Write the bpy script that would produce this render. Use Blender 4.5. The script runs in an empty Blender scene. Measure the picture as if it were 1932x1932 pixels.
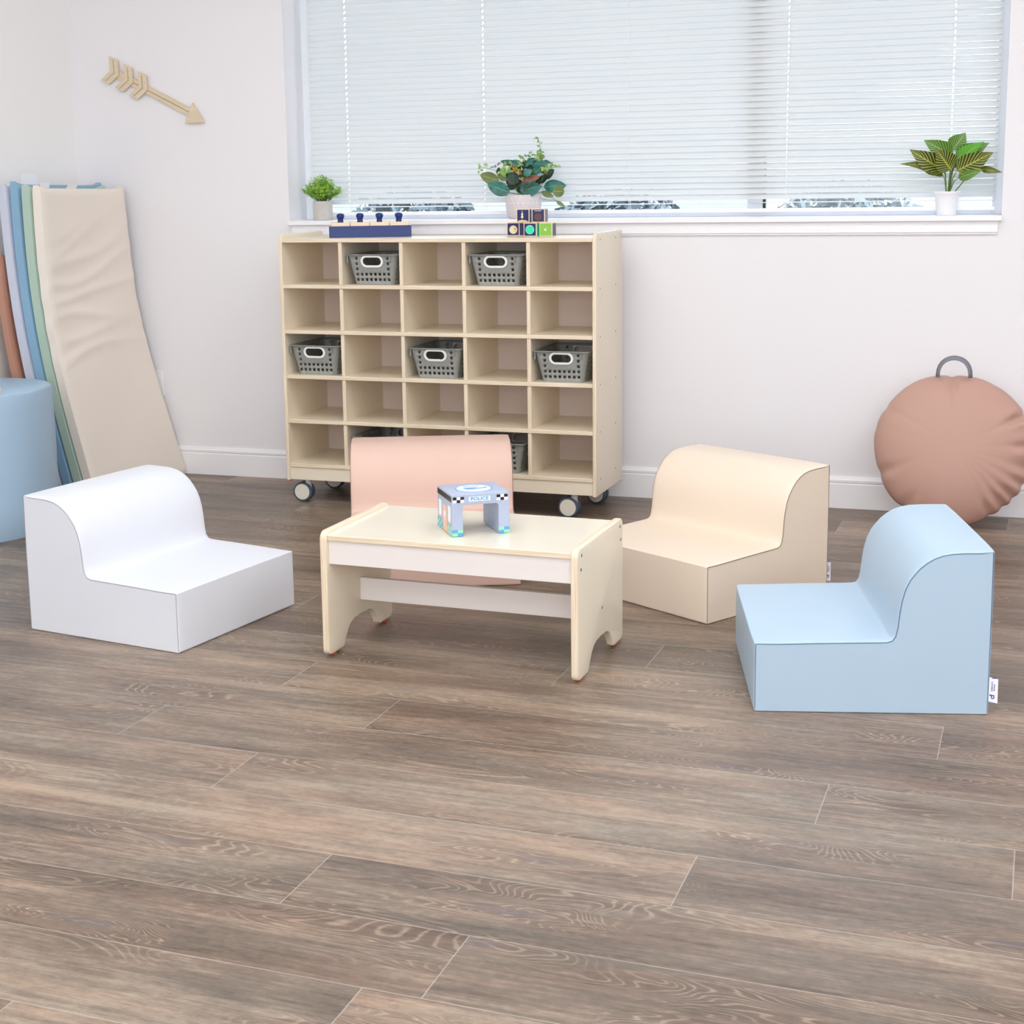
import bpy, bmesh, math, random
from mathutils import Vector, Matrix
random.seed(7)
SC = bpy.context.scene
COL = SC.collection
PI = math.pi

# ------------------------------------------------------------------ camera
cam_d = bpy.data.cameras.new('camera')
cam = bpy.data.objects.new('camera', cam_d); COL.objects.link(cam)
Fv = Vector((-0.3236, 0.9301, -0.1739)); Rv = Vector((0.9452, 0.3261, -0.0151)); Uv = Vector((-0.0427, 0.1693, 0.9846))
m = Matrix.Identity(4)
for i in range(3):
    m[i][0] = Rv[i]; m[i][1] = Uv[i]; m[i][2] = -Fv[i]
m[0][3], m[1][3], m[2][3] = 1.4175, -5.5448, 1.1779
cam.matrix_world = m
cam_d.sensor_width = 36; cam_d.sensor_fit = 'HORIZONTAL'
cam_d.lens = 2864.63 / 1932 * 36
cam_d.shift_x = (966 - 908.22) / 1932
cam_d.shift_y = (855.1 - 966) / 1932
cam_d.clip_start = 0.05; cam_d.clip_end = 200
SC.camera = cam

# ------------------------------------------------------------------ world, sun, exposure
W = bpy.data.worlds.new('sky'); SC.world = W; W.use_nodes = True
nt = W.node_tree; nt.nodes.clear()
sky = nt.nodes.new('ShaderNodeTexSky'); sky.sky_type = 'NISHITA'; sky.sun_disc = False
sky.sun_elevation = math.radians(50); sky.sun_rotation = math.radians(160); sky.air_density = 1.0; sky.dust_density = 3.0
bgn = nt.nodes.new('ShaderNodeBackground'); bgn.inputs['Strength'].default_value = 1.6
out = nt.nodes.new('ShaderNodeOutputWorld')
hs = nt.nodes.new('ShaderNodeHueSaturation'); hs.inputs['Saturation'].default_value = .35; nt.links.new(sky.outputs[0], hs.inputs['Color']); nt.links.new(hs.outputs[0], bgn.inputs[0]); nt.links.new(bgn.outputs[0], out.inputs[0])
SC.view_settings.view_transform = 'Standard'; SC.view_settings.look = 'None'
SC.view_settings.gamma = 1.0; SC.view_settings.use_curve_mapping = False
SC.view_settings.exposure = 0.0
PANEL_STRENGTH = 3.85
# added fill light in front of the solid front wall, behind the camera
fill_d = bpy.data.lights.new('front_fill', 'AREA'); fill_d.shape = 'RECTANGLE'; fill_d.size = 4.2; fill_d.size_y = 1.7; fill_d.energy = 98; fill_d.color = (.96, .985, 1.0)
fill_ob = bpy.data.objects.new('front_fill', fill_d); COL.objects.link(fill_ob)
fill_ob.location = (1.4, -7.52, 1.45); fill_ob.rotation_euler = (math.radians(90), 0, 0)
try:
    SC.cycles.use_denoising = True
    SC.cycles.max_bounces = 10; SC.cycles.diffuse_bounces = 7; SC.cycles.glossy_bounces = 4
    SC.cycles.transparent_max_bounces = 12; SC.cycles.sample_clamp_indirect = 6.0
except Exception: pass

# ------------------------------------------------------------------ materials
def lin(c):
    c = c / 255.0
    return c / 12.92 if c <= 0.04045 else ((c + 0.055) / 1.055) ** 2.4
def L(r, g, b): return (lin(r), lin(g), lin(b), 1)

def nmat(name):
    m = bpy.data.materials.new(name); m.use_nodes = True
    nt = m.node_tree; b = nt.nodes['Principled BSDF']
    return m, nt, b

def plain(name, rgb, rough=0.5, var=0.04, scale=6.0, bump=0.0, bscale=300.0, spec=0.5, metal=0.0, stretch=(1, 1, 1), bump2=0.0, b2scale=5.0):
    """procedural colour with a soft noise variation and an optional fine bump"""
    m, nt, b = nmat(name)
    tc = nt.nodes.new('ShaderNodeTexCoord'); mp = nt.nodes.new('ShaderNodeMapping'); mp.inputs['Scale'].default_value = stretch
    nt.links.new(tc.outputs['Object'], mp.inputs[0])
    n = nt.nodes.new('ShaderNodeTexNoise'); n.inputs['Scale'].default_value = scale; n.inputs['Detail'].default_value = 4
    nt.links.new(mp.outputs[0], n.inputs['Vector'])
    mx = nt.nodes.new('ShaderNodeMix'); mx.data_type = 'RGBA'
    c = L(*rgb); mx.inputs[6].default_value = tuple(x * (1 - var) for x in c[:3]) + (1,)
    mx.inputs[7].default_value = tuple(min(1, x * (1 + var)) for x in c[:3]) + (1,)
    nt.links.new(n.outputs['Fac'], mx.inputs[0]); nt.links.new(mx.outputs[2], b.inputs['Base Color'])
    b.inputs['Roughness'].default_value = rough; b.inputs['Specular IOR Level'].default_value = spec; b.inputs['Metallic'].default_value = metal
    last = None
    for st, s, d in ((bump, bscale, 2), (bump2, b2scale, 2)):
        if st:
            n2 = nt.nodes.new('ShaderNodeTexNoise'); n2.inputs['Scale'].default_value = s; n2.inputs['Detail'].default_value = d
            nt.links.new(tc.outputs['Object'], n2.inputs['Vector'])
            bp = nt.nodes.new('ShaderNodeBump'); bp.inputs['Strength'].default_value = st; bp.inputs['Distance'].default_value = 0.02 if s < 50 else 0.002
            nt.links.new(n2.outputs['Fac'], bp.inputs['Height'])
            if last: nt.links.new(last.outputs[0], bp.inputs['Normal'])
            last = bp
    if last: nt.links.new(last.outputs[0], b.inputs['Normal'])
    return m

def vinyl(name, rgb, b2=0.2): return plain(name, rgb, 0.42, 0.02, 3, 0.06, 700, 0.35, bump2=b2, b2scale=4.5)

M = {}
M['wall'] = plain('wall_paint', (238, 236, 239), 0.85, 0.008, 2, 0.04, 250, 0.2)
M['wall_left'] = plain('wall_paint_lit', (246, 245, 244), 0.85, 0.008, 2, 0.04, 250, 0.2)  # wall paint with the brighter light on this wall put into its colour
M['ceiling'] = plain('ceiling_paint', (240, 240, 240), 0.9, 0.01)
M['trim'] = plain('trim_paint', (246, 245, 248), 0.35, 0.005, 2)
M['frame'] = plain('window_vinyl', (238, 241, 246), 0.4, 0.005)
M['panel'] = plain('birch_laminate', (236, 224, 202), 0.33, 0.03, 9, 0.02, 300, 0.5, stretch=(1, 1, .2))
M['panel_pink'] = plain('back_laminate', (224, 209, 202), 0.4, 0.02, 9)
M['apron'] = plain('apron_laminate', (234, 227, 224), 0.35, 0.015, 9)
M['tabletop'] = plain('birch_laminate_table', (235, 228, 213), 0.2, 0.025, 14, 0.0, 300, 0.5, stretch=(.25, 1, 1))
def ply(name, axis):
    m, nt, b = nmat(name)
    tc = nt.nodes.new('ShaderNodeTexCoord'); mp = nt.nodes.new('ShaderNodeMapping')
    s = [6, 6, 6]; s[axis] = 420; mp.inputs['Scale'].default_value = s
    nt.links.new(tc.outputs['Object'], mp.inputs[0])
    n = nt.nodes.new('ShaderNodeTexNoise'); n.inputs['Scale'].default_value = 1; n.inputs['Detail'].default_value = 2
    nt.links.new(mp.outputs[0], n.inputs['Vector'])
    cr = nt.nodes.new('ShaderNodeValToRGB'); cr.color_ramp.elements[0].position = .3; cr.color_ramp.elements[1].position = .7
    cr.color_ramp.elements[0].color = L(220, 198, 166); cr.color_ramp.elements[1].color = L(242, 229, 208)
    nt.links.new(n.outputs['Fac'], cr.inputs[0]); nt.links.new(cr.outputs[0], b.inputs['Base Color'])
    b.inputs['Roughness'].default_value = .4
    return m
M['edge_x'] = ply('plywood_edge_x', 0); M['edge_z'] = ply('plywood_edge_z', 2)
M['white_vinyl'] = vinyl('white_vinyl', (221, 224, 232))
M['blue_vinyl'] = vinyl('pale_blue_vinyl', (174, 196, 215))
M['cream_vinyl'] = vinyl('cream_vinyl', (230, 213, 194))
M['pink_vinyl'] = vinyl('pink_vinyl', (216, 184, 170))
M['mat_cream'] = vinyl('mat_cream_vinyl', (238, 228, 217), .2)
M['mat_green'] = vinyl('mat_green_vinyl', (178, 200, 186), .3)
M['mat_blue'] = vinyl('mat_blue_vinyl', (138, 176, 204), .3)
M['mat_lavender'] = vinyl('mat_lavender_vinyl', (204, 208, 224))
M['mat_terra'] = vinyl('mat_terracotta_vinyl', (190, 140, 120))
M['stool_blue'] = vinyl('stool_blue_vinyl', (168, 196, 220))
M['bean'] = plain('bean_bag_vinyl', (190, 152, 138), 0.5, 0.02, 3, 0.06, 500, 0.3)
M['strap'] = plain('grey_webbing', (128, 130, 140), 0.7, 0.05, 60, 0.3, 900)
M['basket'] = plain('grey_plastic', (148, 149, 144), 0.45, 0.03, 20)
M['white_plastic'] = plain('white_plastic', (244, 243, 240), 0.35, 0.01)
M['caster_disc'] = plain('caster_cream', (226, 220, 206), 0.4, 0.01)
M['caster_fork'] = plain('caster_fork', (222, 218, 216), 0.35, 0.01)
M['tyre'] = plain('caster_rubber', (72, 86, 104), 0.45, 0.03)
M['steel'] = plain('screw_steel', (150, 145, 135), 0.3, 0.05, 200, metal=1.0)
M['dark'] = plain('dark_slot', (38, 34, 30), 0.6)
M['orange'] = plain('orange_rubber', (214, 66, 24), 0.5)
M['arrow'] = plain('pale_ash_wood', (222, 204, 176), 0.6, 0.12, 4, 0.05, 200, stretch=(1, 1, 14))
M['arrow_groove'] = plain('arrow_groove', (120, 104, 80), 0.7)
M['wood'] = plain('beech_wood', (240, 216, 184), 0.45, 0.06, 10, stretch=(1, 4, 8))
M['navy'] = plain('navy_paint', (8, 42, 112), 0.35, 0.03)
M['navy_print'] = plain('navy_print', (32, 36, 92), 0.4, 0.03)
M['indigo_print'] = plain('indigo_print', (66, 76, 110), 0.4, 0.03)
M['grey_paint'] = plain('grey_paint', (208, 208, 214), 0.4, 0.02)
M['teal_print'] = plain('teal_print', (24, 222, 178), 0.4, 0.03)
M['green_print'] = plain('green_print', (134, 190, 74), 0.4, 0.04, 40)
M['cream_print'] = plain('cream_print', (232, 212, 176), 0.4, 0.03)
M['brown_print'] = plain('brown_print', (104, 62, 42), 0.4, 0.05)
M['toy_body'] = plain('toy_grey_blue', (172, 182, 206), 0.4, 0.02)
M['toy_dark'] = plain('toy_dark', (46, 42, 40), 0.25, 0.05)
M['white_print'] = plain('white_print', (240, 242, 246), 0.4, 0.01)
M['black_print'] = plain('black_print', (22, 20, 24), 0.4, 0.01)
M['sky_print'] = plain('sky_blue_print', (94, 160, 208), 0.4, 0.02)
M['mint_print'] = plain('mint_print', (146, 224, 178), 0.4, 0.02)
M['peach_print'] = plain('peach_print', (240, 190, 164), 0.4, 0.02)
M['tag_cloth'] = plain('tag_cloth', (240, 240, 246), 0.6, 0.01)
M['tag_ink'] = plain('tag_ink', (44, 58, 140), 0.6, 0.01)
M['concrete'] = plain('concrete_pot', (196, 192, 186), 0.8, 0.1, 60, 0.2, 200)
M['pot_mauve'] = plain('mauve_ceramic', (216, 208, 212), 0.5, 0.02, 8)
M['pot_line'] = plain('pot_line', (242, 238, 240), 0.5, 0.01)
M['pot_white'] = plain('white_ceramic', (240, 240, 244), 0.35, 0.01)
M['soil'] = plain('dark_soil', (52, 42, 30), 0.9, 0.2, 60)
M['outlet'] = plain('outlet_plastic', (246, 246, 248), 0.35, 0.01)
M['asphalt'] = plain('asphalt', (96, 102, 116), 0.9, 0.1, 3)
M['bush'] = plain('bush_leaf', (52, 66, 74), 0.6, 0.3, 5)
M['bark'] = plain('bush_bark', (70, 60, 50), 0.9, 0.2, 9)

# seam: each vinyl's own darker piping
def darker(rgb, k=0.72): return tuple(c * k for c in rgb)
M['seam_white'] = plain('seam_white', (160, 163, 174), 0.5); M['seam_blue'] = plain('seam_blue', (96, 122, 150), 0.5)
M['seam_cream'] = plain('seam_cream', (130, 110, 92), 0.5); M['seam_pink'] = plain('seam_pink', (150, 110, 98), 0.5)

def blind_mat():
    m = bpy.data.materials.new('blind_vinyl'); m.use_nodes = True; nt = m.node_tree
    b = nt.nodes['Principled BSDF']; b.inputs['Base Color'].default_value = L(222, 223, 222); b.inputs['Roughness'].default_value = .4
    tc = nt.nodes.new('ShaderNodeTexCoord'); n = nt.nodes.new('ShaderNodeTexNoise'); n.inputs['Scale'].default_value = 2
    nt.links.new(tc.outputs['Object'], n.inputs['Vector'])
    cr = nt.nodes.new('ShaderNodeValToRGB'); cr.color_ramp.elements[0].color = L(217, 219, 220); cr.color_ramp.elements[1].color = L(226, 226, 224)
    nt.links.new(n.outputs['Fac'], cr.inputs[0]); nt.links.new(cr.outputs[0], b.inputs['Base Color'])
    t = nt.nodes.new('ShaderNodeBsdfTranslucent'); t.inputs['Color'].default_value = L(222, 228, 236)
    mx = nt.nodes.new('ShaderNodeMixShader'); mx.inputs[0].default_value = .13
    o = nt.nodes['Material Output']
    nt.links.new(b.outputs[0], mx.inputs[1]); nt.links.new(t.outputs[0], mx.inputs[2]); nt.links.new(mx.outputs[0], o.inputs[0])
    return m
M['blind'] = blind_mat()

def glass_mat():
    m = bpy.data.materials.new('window_glass'); m.use_nodes = True; nt = m.node_tree; nt.nodes.clear()
    o = nt.nodes.new('ShaderNodeOutputMaterial'); t = nt.nodes.new('ShaderNodeBsdfTransparent'); t.inputs[0].default_value = (.93, .97, .98, 1)
    g = nt.nodes.new('ShaderNodeBsdfGlossy'); g.inputs['Roughness'].default_value = .02
    f = nt.nodes.new('ShaderNodeFresnel'); f.inputs[0].default_value = 1.45
    mx = nt.nodes.new('ShaderNodeMixShader')
    nt.links.new(f.outputs[0], mx.inputs[0]); nt.links.new(t.outputs[0], mx.inputs[1]); nt.links.new(g.outputs[0], mx.inputs[2]); nt.links.new(mx.outputs[0], o.inputs[0])
    return m
M['glass'] = glass_mat()

def emit_mat():
    m = bpy.data.materials.new('light_diffuser'); m.use_nodes = True; nt = m.node_tree
    b = nt.nodes['Principled BSDF']; b.inputs['Base Color'].default_value = (.9, .9, .9, 1)
    b.inputs['Emission Color'].default_value = (.95, .985, 1.0, 1); b.inputs['Emission Strength'].default_value = PANEL_STRENGTH
    return m
M['emit'] = emit_mat()

def leaf_mat(name, c1, c2, scale=30, rough=.45):
    m, nt, b = nmat(name)
    tc = nt.nodes.new('ShaderNodeTexCoord'); n = nt.nodes.new('ShaderNodeTexNoise'); n.inputs['Scale'].default_value = scale; n.inputs['Detail'].default_value = 3
    nt.links.new(tc.outputs['Object'], n.inputs['Vector'])
    cr = nt.nodes.new('ShaderNodeValToRGB'); cr.color_ramp.elements[0].position = .35; cr.color_ramp.elements[1].position = .65
    cr.color_ramp.elements[0].color = L(*c1); cr.color_ramp.elements[1].color = L(*c2)
    nt.links.new(n.outputs['Fac'], cr.inputs[0])
    uv = nt.nodes.new('ShaderNodeUVMap'); uv.uv_map = 'UVMap'; sp = nt.nodes.new('ShaderNodeSeparateXYZ'); nt.links.new(uv.outputs[0], sp.inputs[0])
    a = nt.nodes.new('ShaderNodeMath'); a.operation = 'SUBTRACT'; a.inputs[1].default_value = .5; nt.links.new(sp.outputs[0], a.inputs[0])
    a2 = nt.nodes.new('ShaderNodeMath'); a2.operation = 'ABSOLUTE'; nt.links.new(a.outputs[0], a2.inputs[0])
    a3 = nt.nodes.new('ShaderNodeMath'); a3.operation = 'LESS_THAN'; a3.inputs[1].default_value = .018; nt.links.new(a2.outputs[0], a3.inputs[0])
    mx = nt.nodes.new('ShaderNodeMix'); mx.data_type = 'RGBA'; nt.links.new(a3.outputs[0], mx.inputs[0]); nt.links.new(cr.outputs[0], mx.inputs[6])
    mx.inputs[7].default_value = L(*[min(255, c * 1.25 + 15) for c in c2])
    nt.links.new(mx.outputs[2], b.inputs['Base Color']); b.inputs['Roughness'].default_value = rough
    return m
M['leaf_teal'] = leaf_mat('eucalyptus_leaf', (36, 84, 76), (64, 132, 120))
M['leaf_olive'] = leaf_mat('olive_leaf', (92, 110, 60), (122, 136, 80))
M['leaf_dark'] = leaf_mat('dark_leaf', (24, 48, 40), (44, 76, 60))
M['leaf_brown'] = leaf_mat('brown_leaf', (122, 82, 64), (148, 104, 84))
M['leaf_lime'] = leaf_mat('lime_leaf', (116, 160, 78), (160, 196, 116))
M['leaf_grass'] = leaf_mat('fern_leaf', (104, 168, 40), (176, 216, 84), 45)
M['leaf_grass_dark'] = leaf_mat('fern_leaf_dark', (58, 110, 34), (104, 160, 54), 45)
M['berry'] = plain('yellow_berry', (206, 172, 54), 0.4, 0.1, 100)
M['berry_brown'] = plain('brown_berry', (104, 76, 44), 0.5, 0.1, 100)
M['stem_green'] = plain('green_stem', (96, 122, 54), 0.6, 0.1, 60)

def zebra_mat(name, dark, light):
    m, nt, b = nmat(name)
    uv = nt.nodes.new('ShaderNodeUVMap'); uv.uv_map = 'UVMap'; sp = nt.nodes.new('ShaderNodeSeparateXYZ'); nt.links.new(uv.outputs[0], sp.inputs[0])
    def M2(op, a, b2=None):
        n = nt.nodes.new('ShaderNodeMath'); n.operation = op
        for i, v in enumerate((a, b2)):
            if v is None: continue
            if isinstance(v, (int, float)): n.inputs[i].default_value = v
            else: nt.links.new(v, n.inputs[i])
        return n.outputs[0]
    au = M2('ABSOLUTE', M2('SUBTRACT', sp.outputs[0], .5))
    ph = M2('SUBTRACT', M2('MULTIPLY', sp.outputs[1], 62.0), M2('MULTIPLY', M2('POWER', au, 0.8), 34.0))
    st = M2('GREATER_THAN', M2('SINE', ph), 0.5)
    rib = M2('LESS_THAN', au, .035)
    f = M2('MAXIMUM', st, rib)
    n = nt.nodes.new('ShaderNodeTexNoise'); n.inputs['Scale'].default_value = 40
    mx = nt.nodes.new('ShaderNodeMix'); mx.data_type = 'RGBA'; nt.links.new(f, mx.inputs[0]); mx.inputs[6].default_value = L(*dark); mx.inputs[7].default_value = L(*light)
    nt.links.new(mx.outputs[2], b.inputs['Base Color']); b.inputs['Roughness'].default_value = .4
    return m
M['zebra'] = zebra_mat('zebra_leaf', (52, 66, 18), (168, 174, 74))
M['zebra_green'] = zebra_mat('zebra_leaf_green', (70, 118, 40), (138, 170, 84))
M['zebra_bright'] = zebra_mat('zebra_leaf_bright', (74, 150, 22), (110, 180, 50))

def floor_mat():
    m, nt, b = nmat('vinyl_plank_floor')
    N = nt.nodes; K = nt.links
    def M2(op, a, b2=None, c=None):
        n = N.new('ShaderNodeMath'); n.operation = op
        for i, v in enumerate((a, b2, c)):
            if v is None: continue
            if isinstance(v, (int, float)): n.inputs[i].default_value = v
            else: K.new(v, n.inputs[i])
        return n.outputs[0]
    uv = N.new('ShaderNodeUVMap'); uv.uv_map = 'UVMap'; sp = N.new('ShaderNodeSeparateXYZ'); K.new(uv.outputs[0], sp.inputs[0])
    at = N.new('ShaderNodeAttribute'); at.attribute_name = 'plank'; sa = N.new('ShaderNodeSeparateColor'); K.new(at.outputs['Color'], sa.inputs[0])
    r1, r2, r3 = sa.outputs
    u, v = sp.outputs[0], sp.outputs[1]
    # grain space: offset per plank
    cb = N.new('ShaderNodeCombineXYZ'); K.new(M2('MULTIPLY_ADD', r1, 37.0, u), cb.inputs[0]); K.new(M2('MULTIPLY_ADD', r2, 11.0, v), cb.inputs[1]); K.new(M2('MULTIPLY', r3, 9.0), cb.inputs[2])
    def noise(scale, sx, sy, detail=4, rough=.55, dist=0):
        mp = N.new('ShaderNodeMapping'); mp.inputs['Scale'].default_value = (sx, sy, 1); K.new(cb.outputs[0], mp.inputs[0])
        n = N.new('ShaderNodeTexNoise'); n.inputs['Scale'].default_value = scale; n.inputs['Detail'].default_value = detail; n.inputs['Roughness'].default_value = rough; n.inputs['Distortion'].default_value = dist
        K.new(mp.outputs[0], n.inputs['Vector']); return n.outputs['Fac']
    big = noise(1, 1.6, 9.0, 3, .5, .5)
    tone = noise(1, 2.4, 12.0, 3, .6, .3)
    fine = noise(1, 12, 150, 5, .78)
    fine2 = noise(1, 3.5, 60, 4, .65)
    # cathedral rings: contour lines of a stretched noise field, shown in patches
    fld = noise(1, 1.7, 8.0, 2.0, .42, 1.1)
    mpv = N.new('ShaderNodeMapping'); mpv.inputs['Scale'].default_value = (1.15, 5.2, 1); K.new(cb.outputs[0], mpv.inputs[0])
    vo = N.new('ShaderNodeTexVoronoi'); vo.inputs['Scale'].default_value = 1.0; vo.voronoi_dimensions = '2D'; K.new(mpv.outputs[0], vo.inputs['Vector'])
    vs = N.new('ShaderNodeSeparateColor'); K.new(vo.outputs['Color'], vs.inputs[0])
    kr = N.new('ShaderNodeMapRange'); kr.interpolation_type = 'SMOOTHERSTEP'; kr.inputs[1].default_value = .0; kr.inputs[2].default_value = .34; kr.inputs[3].default_value = 1; kr.inputs[4].default_value = 0; K.new(vo.outputs['Distance'], kr.inputs[0])
    knot = M2('MULTIPLY', kr.outputs[0], M2('GREATER_THAN', vs.outputs[0], .35))
    ring = M2('SINE', M2('ADD', M2('MULTIPLY', fld, 230.0), M2('MULTIPLY', knot, 34.0)))
    ringl = M2('SMOOTH_MIN', M2('MAXIMUM', M2('MULTIPLY_ADD', ring, 1.9, -1.0), 0.0), 1.0, .1)
    patch = noise(1, 1.7, 7.0, 2, .5)
    pm = N.new('ShaderNodeMapRange'); pm.inputs[1].default_value = .50; pm.inputs[2].default_value = .64; K.new(patch, pm.inputs[0])
    kmask = M2('MINIMUM', M2('MULTIPLY', knot, 2.6), 1.0)
    pmx = M2('MAXIMUM', pm.outputs[0], kmask)
    jag = noise(1, 60, 160, 3, .6)
    ringm = M2('MULTIPLY', M2('MULTIPLY', ringl, pmx), M2('MULTIPLY_ADD', jag, 1.3, -.15))
    cr = N.new('ShaderNodeValToRGB'); e = cr.color_ramp.elements
    e[0].position = .375; e[0].color = L(78, 67, 57); e[1].position = .63; e[1].color = L(166, 147, 129)
    x = cr.color_ramp.elements.new(.5); x.color = L(120, 104, 91)
    val = M2('ADD', M2('ADD', M2('MULTIPLY', big, .34), M2('MULTIPLY', noise(1, 45, 70, 4, .7), .16)), M2('ADD', M2('MULTIPLY', fine, .28), M2('MULTIPLY', fine2, .22)))
    K.new(M2('ADD', val, M2('MULTIPLY_ADD', r3, .10, -.05)), cr.inputs[0])
    # warm / grey tint
    tr = N.new('ShaderNodeValToRGB'); te = tr.color_ramp.elements
    te[0].position = .30; te[0].color = (.94, 1.0, 1.02, 1); te[1].position = .72; te[1].color = (1.09, .975, .92, 1)
    K.new(M2('ADD', tone, M2('MULTIPLY_ADD', r2, .16, -.08)), tr.inputs[0])
    mul = N.new('ShaderNodeMix'); mul.data_type = 'RGBA'; mul.blend_type = 'MULTIPLY'; mul.inputs[0].default_value = 1
    K.new(cr.outputs[0], mul.inputs[6]); K.new(tr.outputs[0], mul.inputs[7])
    mr = N.new('ShaderNodeMix'); mr.data_type = 'RGBA'; md = N.new('ShaderNodeMix'); md.data_type = 'RGBA'; K.new(M2('MULTIPLY', pmx, M2('MULTIPLY_ADD', ring, -.14, .26)), md.inputs[0]); K.new(mul.outputs[2], md.inputs[6]); md.inputs[7].default_value = L(88, 68, 56)
    K.new(M2('MULTIPLY', ringm, .55), mr.inputs[0]); K.new(md.outputs[2], mr.inputs[6]); mr.inputs[7].default_value = L(208, 184, 158)
    # knots
    km = N.new('ShaderNodeMapRange'); km.inputs[1].default_value = .90; km.inputs[2].default_value = .98; K.new(knot, km.inputs[0])
    mk = N.new('ShaderNodeMix'); mk.data_type = 'RGBA'; K.new(M2('MULTIPLY', km.outputs[0], .45), mk.inputs[0]); K.new(mr.outputs[2], mk.inputs[6]); mk.inputs[7].default_value = L(96, 88, 92)
    # joints
    uv2 = N.new('ShaderNodeUVMap'); uv2.uv_map = 'Edge'; s2 = N.new('ShaderNodeSeparateXYZ'); K.new(uv2.outputs[0], s2.inputs[0])
    d1 = M2('MINIMUM', s2.outputs[0], M2('SUBTRACT', 1.515, s2.outputs[0]))
    d2 = M2('MINIMUM', s2.outputs[1], M2('SUBTRACT', .201, s2.outputs[1]))
    dd = M2('MINIMUM', d1, d2)
    jm = N.new('ShaderNodeMapRange'); jm.inputs[1].default_value = .0004; jm.inputs[2].default_value = .0015; jm.inputs[3].default_value = 1; jm.inputs[4].default_value = 0; K.new(dd, jm.inputs[0])
    mj = N.new('ShaderNodeMix'); mj.data_type = 'RGBA'; K.new(M2('MULTIPLY', jm.outputs[0], .42), mj.inputs[0]); K.new(mk.outputs[2], mj.inputs[6]); mj.inputs[7].default_value = L(204, 196, 186)
    K.new(mj.outputs[2], b.inputs['Base Color'])
    b.inputs['Roughness'].default_value = .36; b.inputs['Specular IOR Level'].default_value = .45
    bp = N.new('ShaderNodeBump'); bp.inputs['Strength'].default_value = .25; bp.inputs['Distance'].default_value = .001
    K.new(M2('SUBTRACT', M2('ADD', fine, M2('MULTIPLY', ringm, .5)), jm.outputs[0]), bp.inputs['Height']); K.new(bp.outputs[0], b.inputs['Normal'])
    return m
M['floor'] = floor_mat()

# ------------------------------------------------------------------ helpers
def link_mesh(name, me, mats, parent=None, smooth=None, bevel=0, segs=2):
    o = bpy.data.objects.new(name, me); COL.objects.link(o)
    if not isinstance(mats, (list, tuple)): mats = [mats]
    for mm in mats: me.materials.append(mm)
    if parent: o.parent = parent
    if bevel:
        md = o.modifiers.new('bevel', 'BEVEL'); md.width = bevel; md.segments = segs; md.limit_method = 'ANGLE'; md.angle_limit = math.radians(40)
        md.harden_normals = True; smooth = smooth or 35
    if smooth:
        for p in me.polygons: p.use_smooth = True
        me.set_sharp_from_angle(angle=math.radians(180 if bevel else smooth))
    return o
def bm_obj(name, bm, mats, parent=None, smooth=None, bevel=0, segs=2):
    me = bpy.data.meshes.new(name); bm.normal_update(); bm.to_mesh(me); bm.free()
    return link_mesh(name, me, mats, parent, smooth, bevel, segs)
def box(bm, x0, x1, y0, y1, z0, z1, mi=0):
    vs = [bm.verts.new(c) for c in ((x0, y0, z0), (x1, y0, z0), (x1, y1, z0), (x0, y1, z0), (x0, y0, z1), (x1, y0, z1), (x1, y1, z1), (x0, y1, z1))]
    for f in ((0, 3, 2, 1), (4, 5, 6, 7), (0, 1, 5, 4), (1, 2, 6, 5), (2, 3, 7, 6), (3, 0, 4, 7)):
        bm.faces.new([vs[i] for i in f]).material_index = mi
    return vs
def boxes(name, lst, mats, parent=None, bevel=0, segs=2):
    bm = bmesh.new()
    for b in lst: box(bm, *b)
    return bm_obj(name, bm, mats, parent, bevel=bevel, segs=segs)
def thing(name, label, cat, loc=(0, 0, 0), rz=0, group=None):
    o = bpy.data.objects.new(name, None); COL.objects.link(o); o.empty_display_size = .1
    o.location = loc; o.rotation_euler = (0, 0, rz); o['label'] = label; o['category'] = cat
    if group: o['group'] = group
    return o
def tag(o, label, cat, group=None):
    o['label'] = label; o['category'] = cat
    if group: o['group'] = group
    return o
def struct(o): o['kind'] = 'structure'; return o
def revolve(bm, prof, n=32, c=(0, 0, 0), axis='z', cap=True, mi=0):
    rings = []
    for r, h in prof:
        ring = []
        for i in range(n):
            a = 2 * PI * i / n
            if axis == 'z': p = (c[0] + r * math.cos(a), c[1] + r * math.sin(a), c[2] + h)
            elif axis == 'y': p = (c[0] + r * math.cos(a), c[1] + h, c[2] + r * math.sin(a))
            else: p = (c[0] + h, c[1] + r * math.cos(a), c[2] + r * math.sin(a))
            ring.append(bm.verts.new(p))
        rings.append(ring)
    for a, b in zip(rings, rings[1:]):
        for i in range(n): bm.faces.new((a[i], a[(i + 1) % n], b[(i + 1) % n], b[i])).material_index = mi
    if cap:
        for r_ in (rings[0], rings[-1]):
            try: bm.faces.new(r_).material_index = mi
            except Exception: pass
    bmesh.ops.recalc_face_normals(bm, faces=bm.faces[:])
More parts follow.
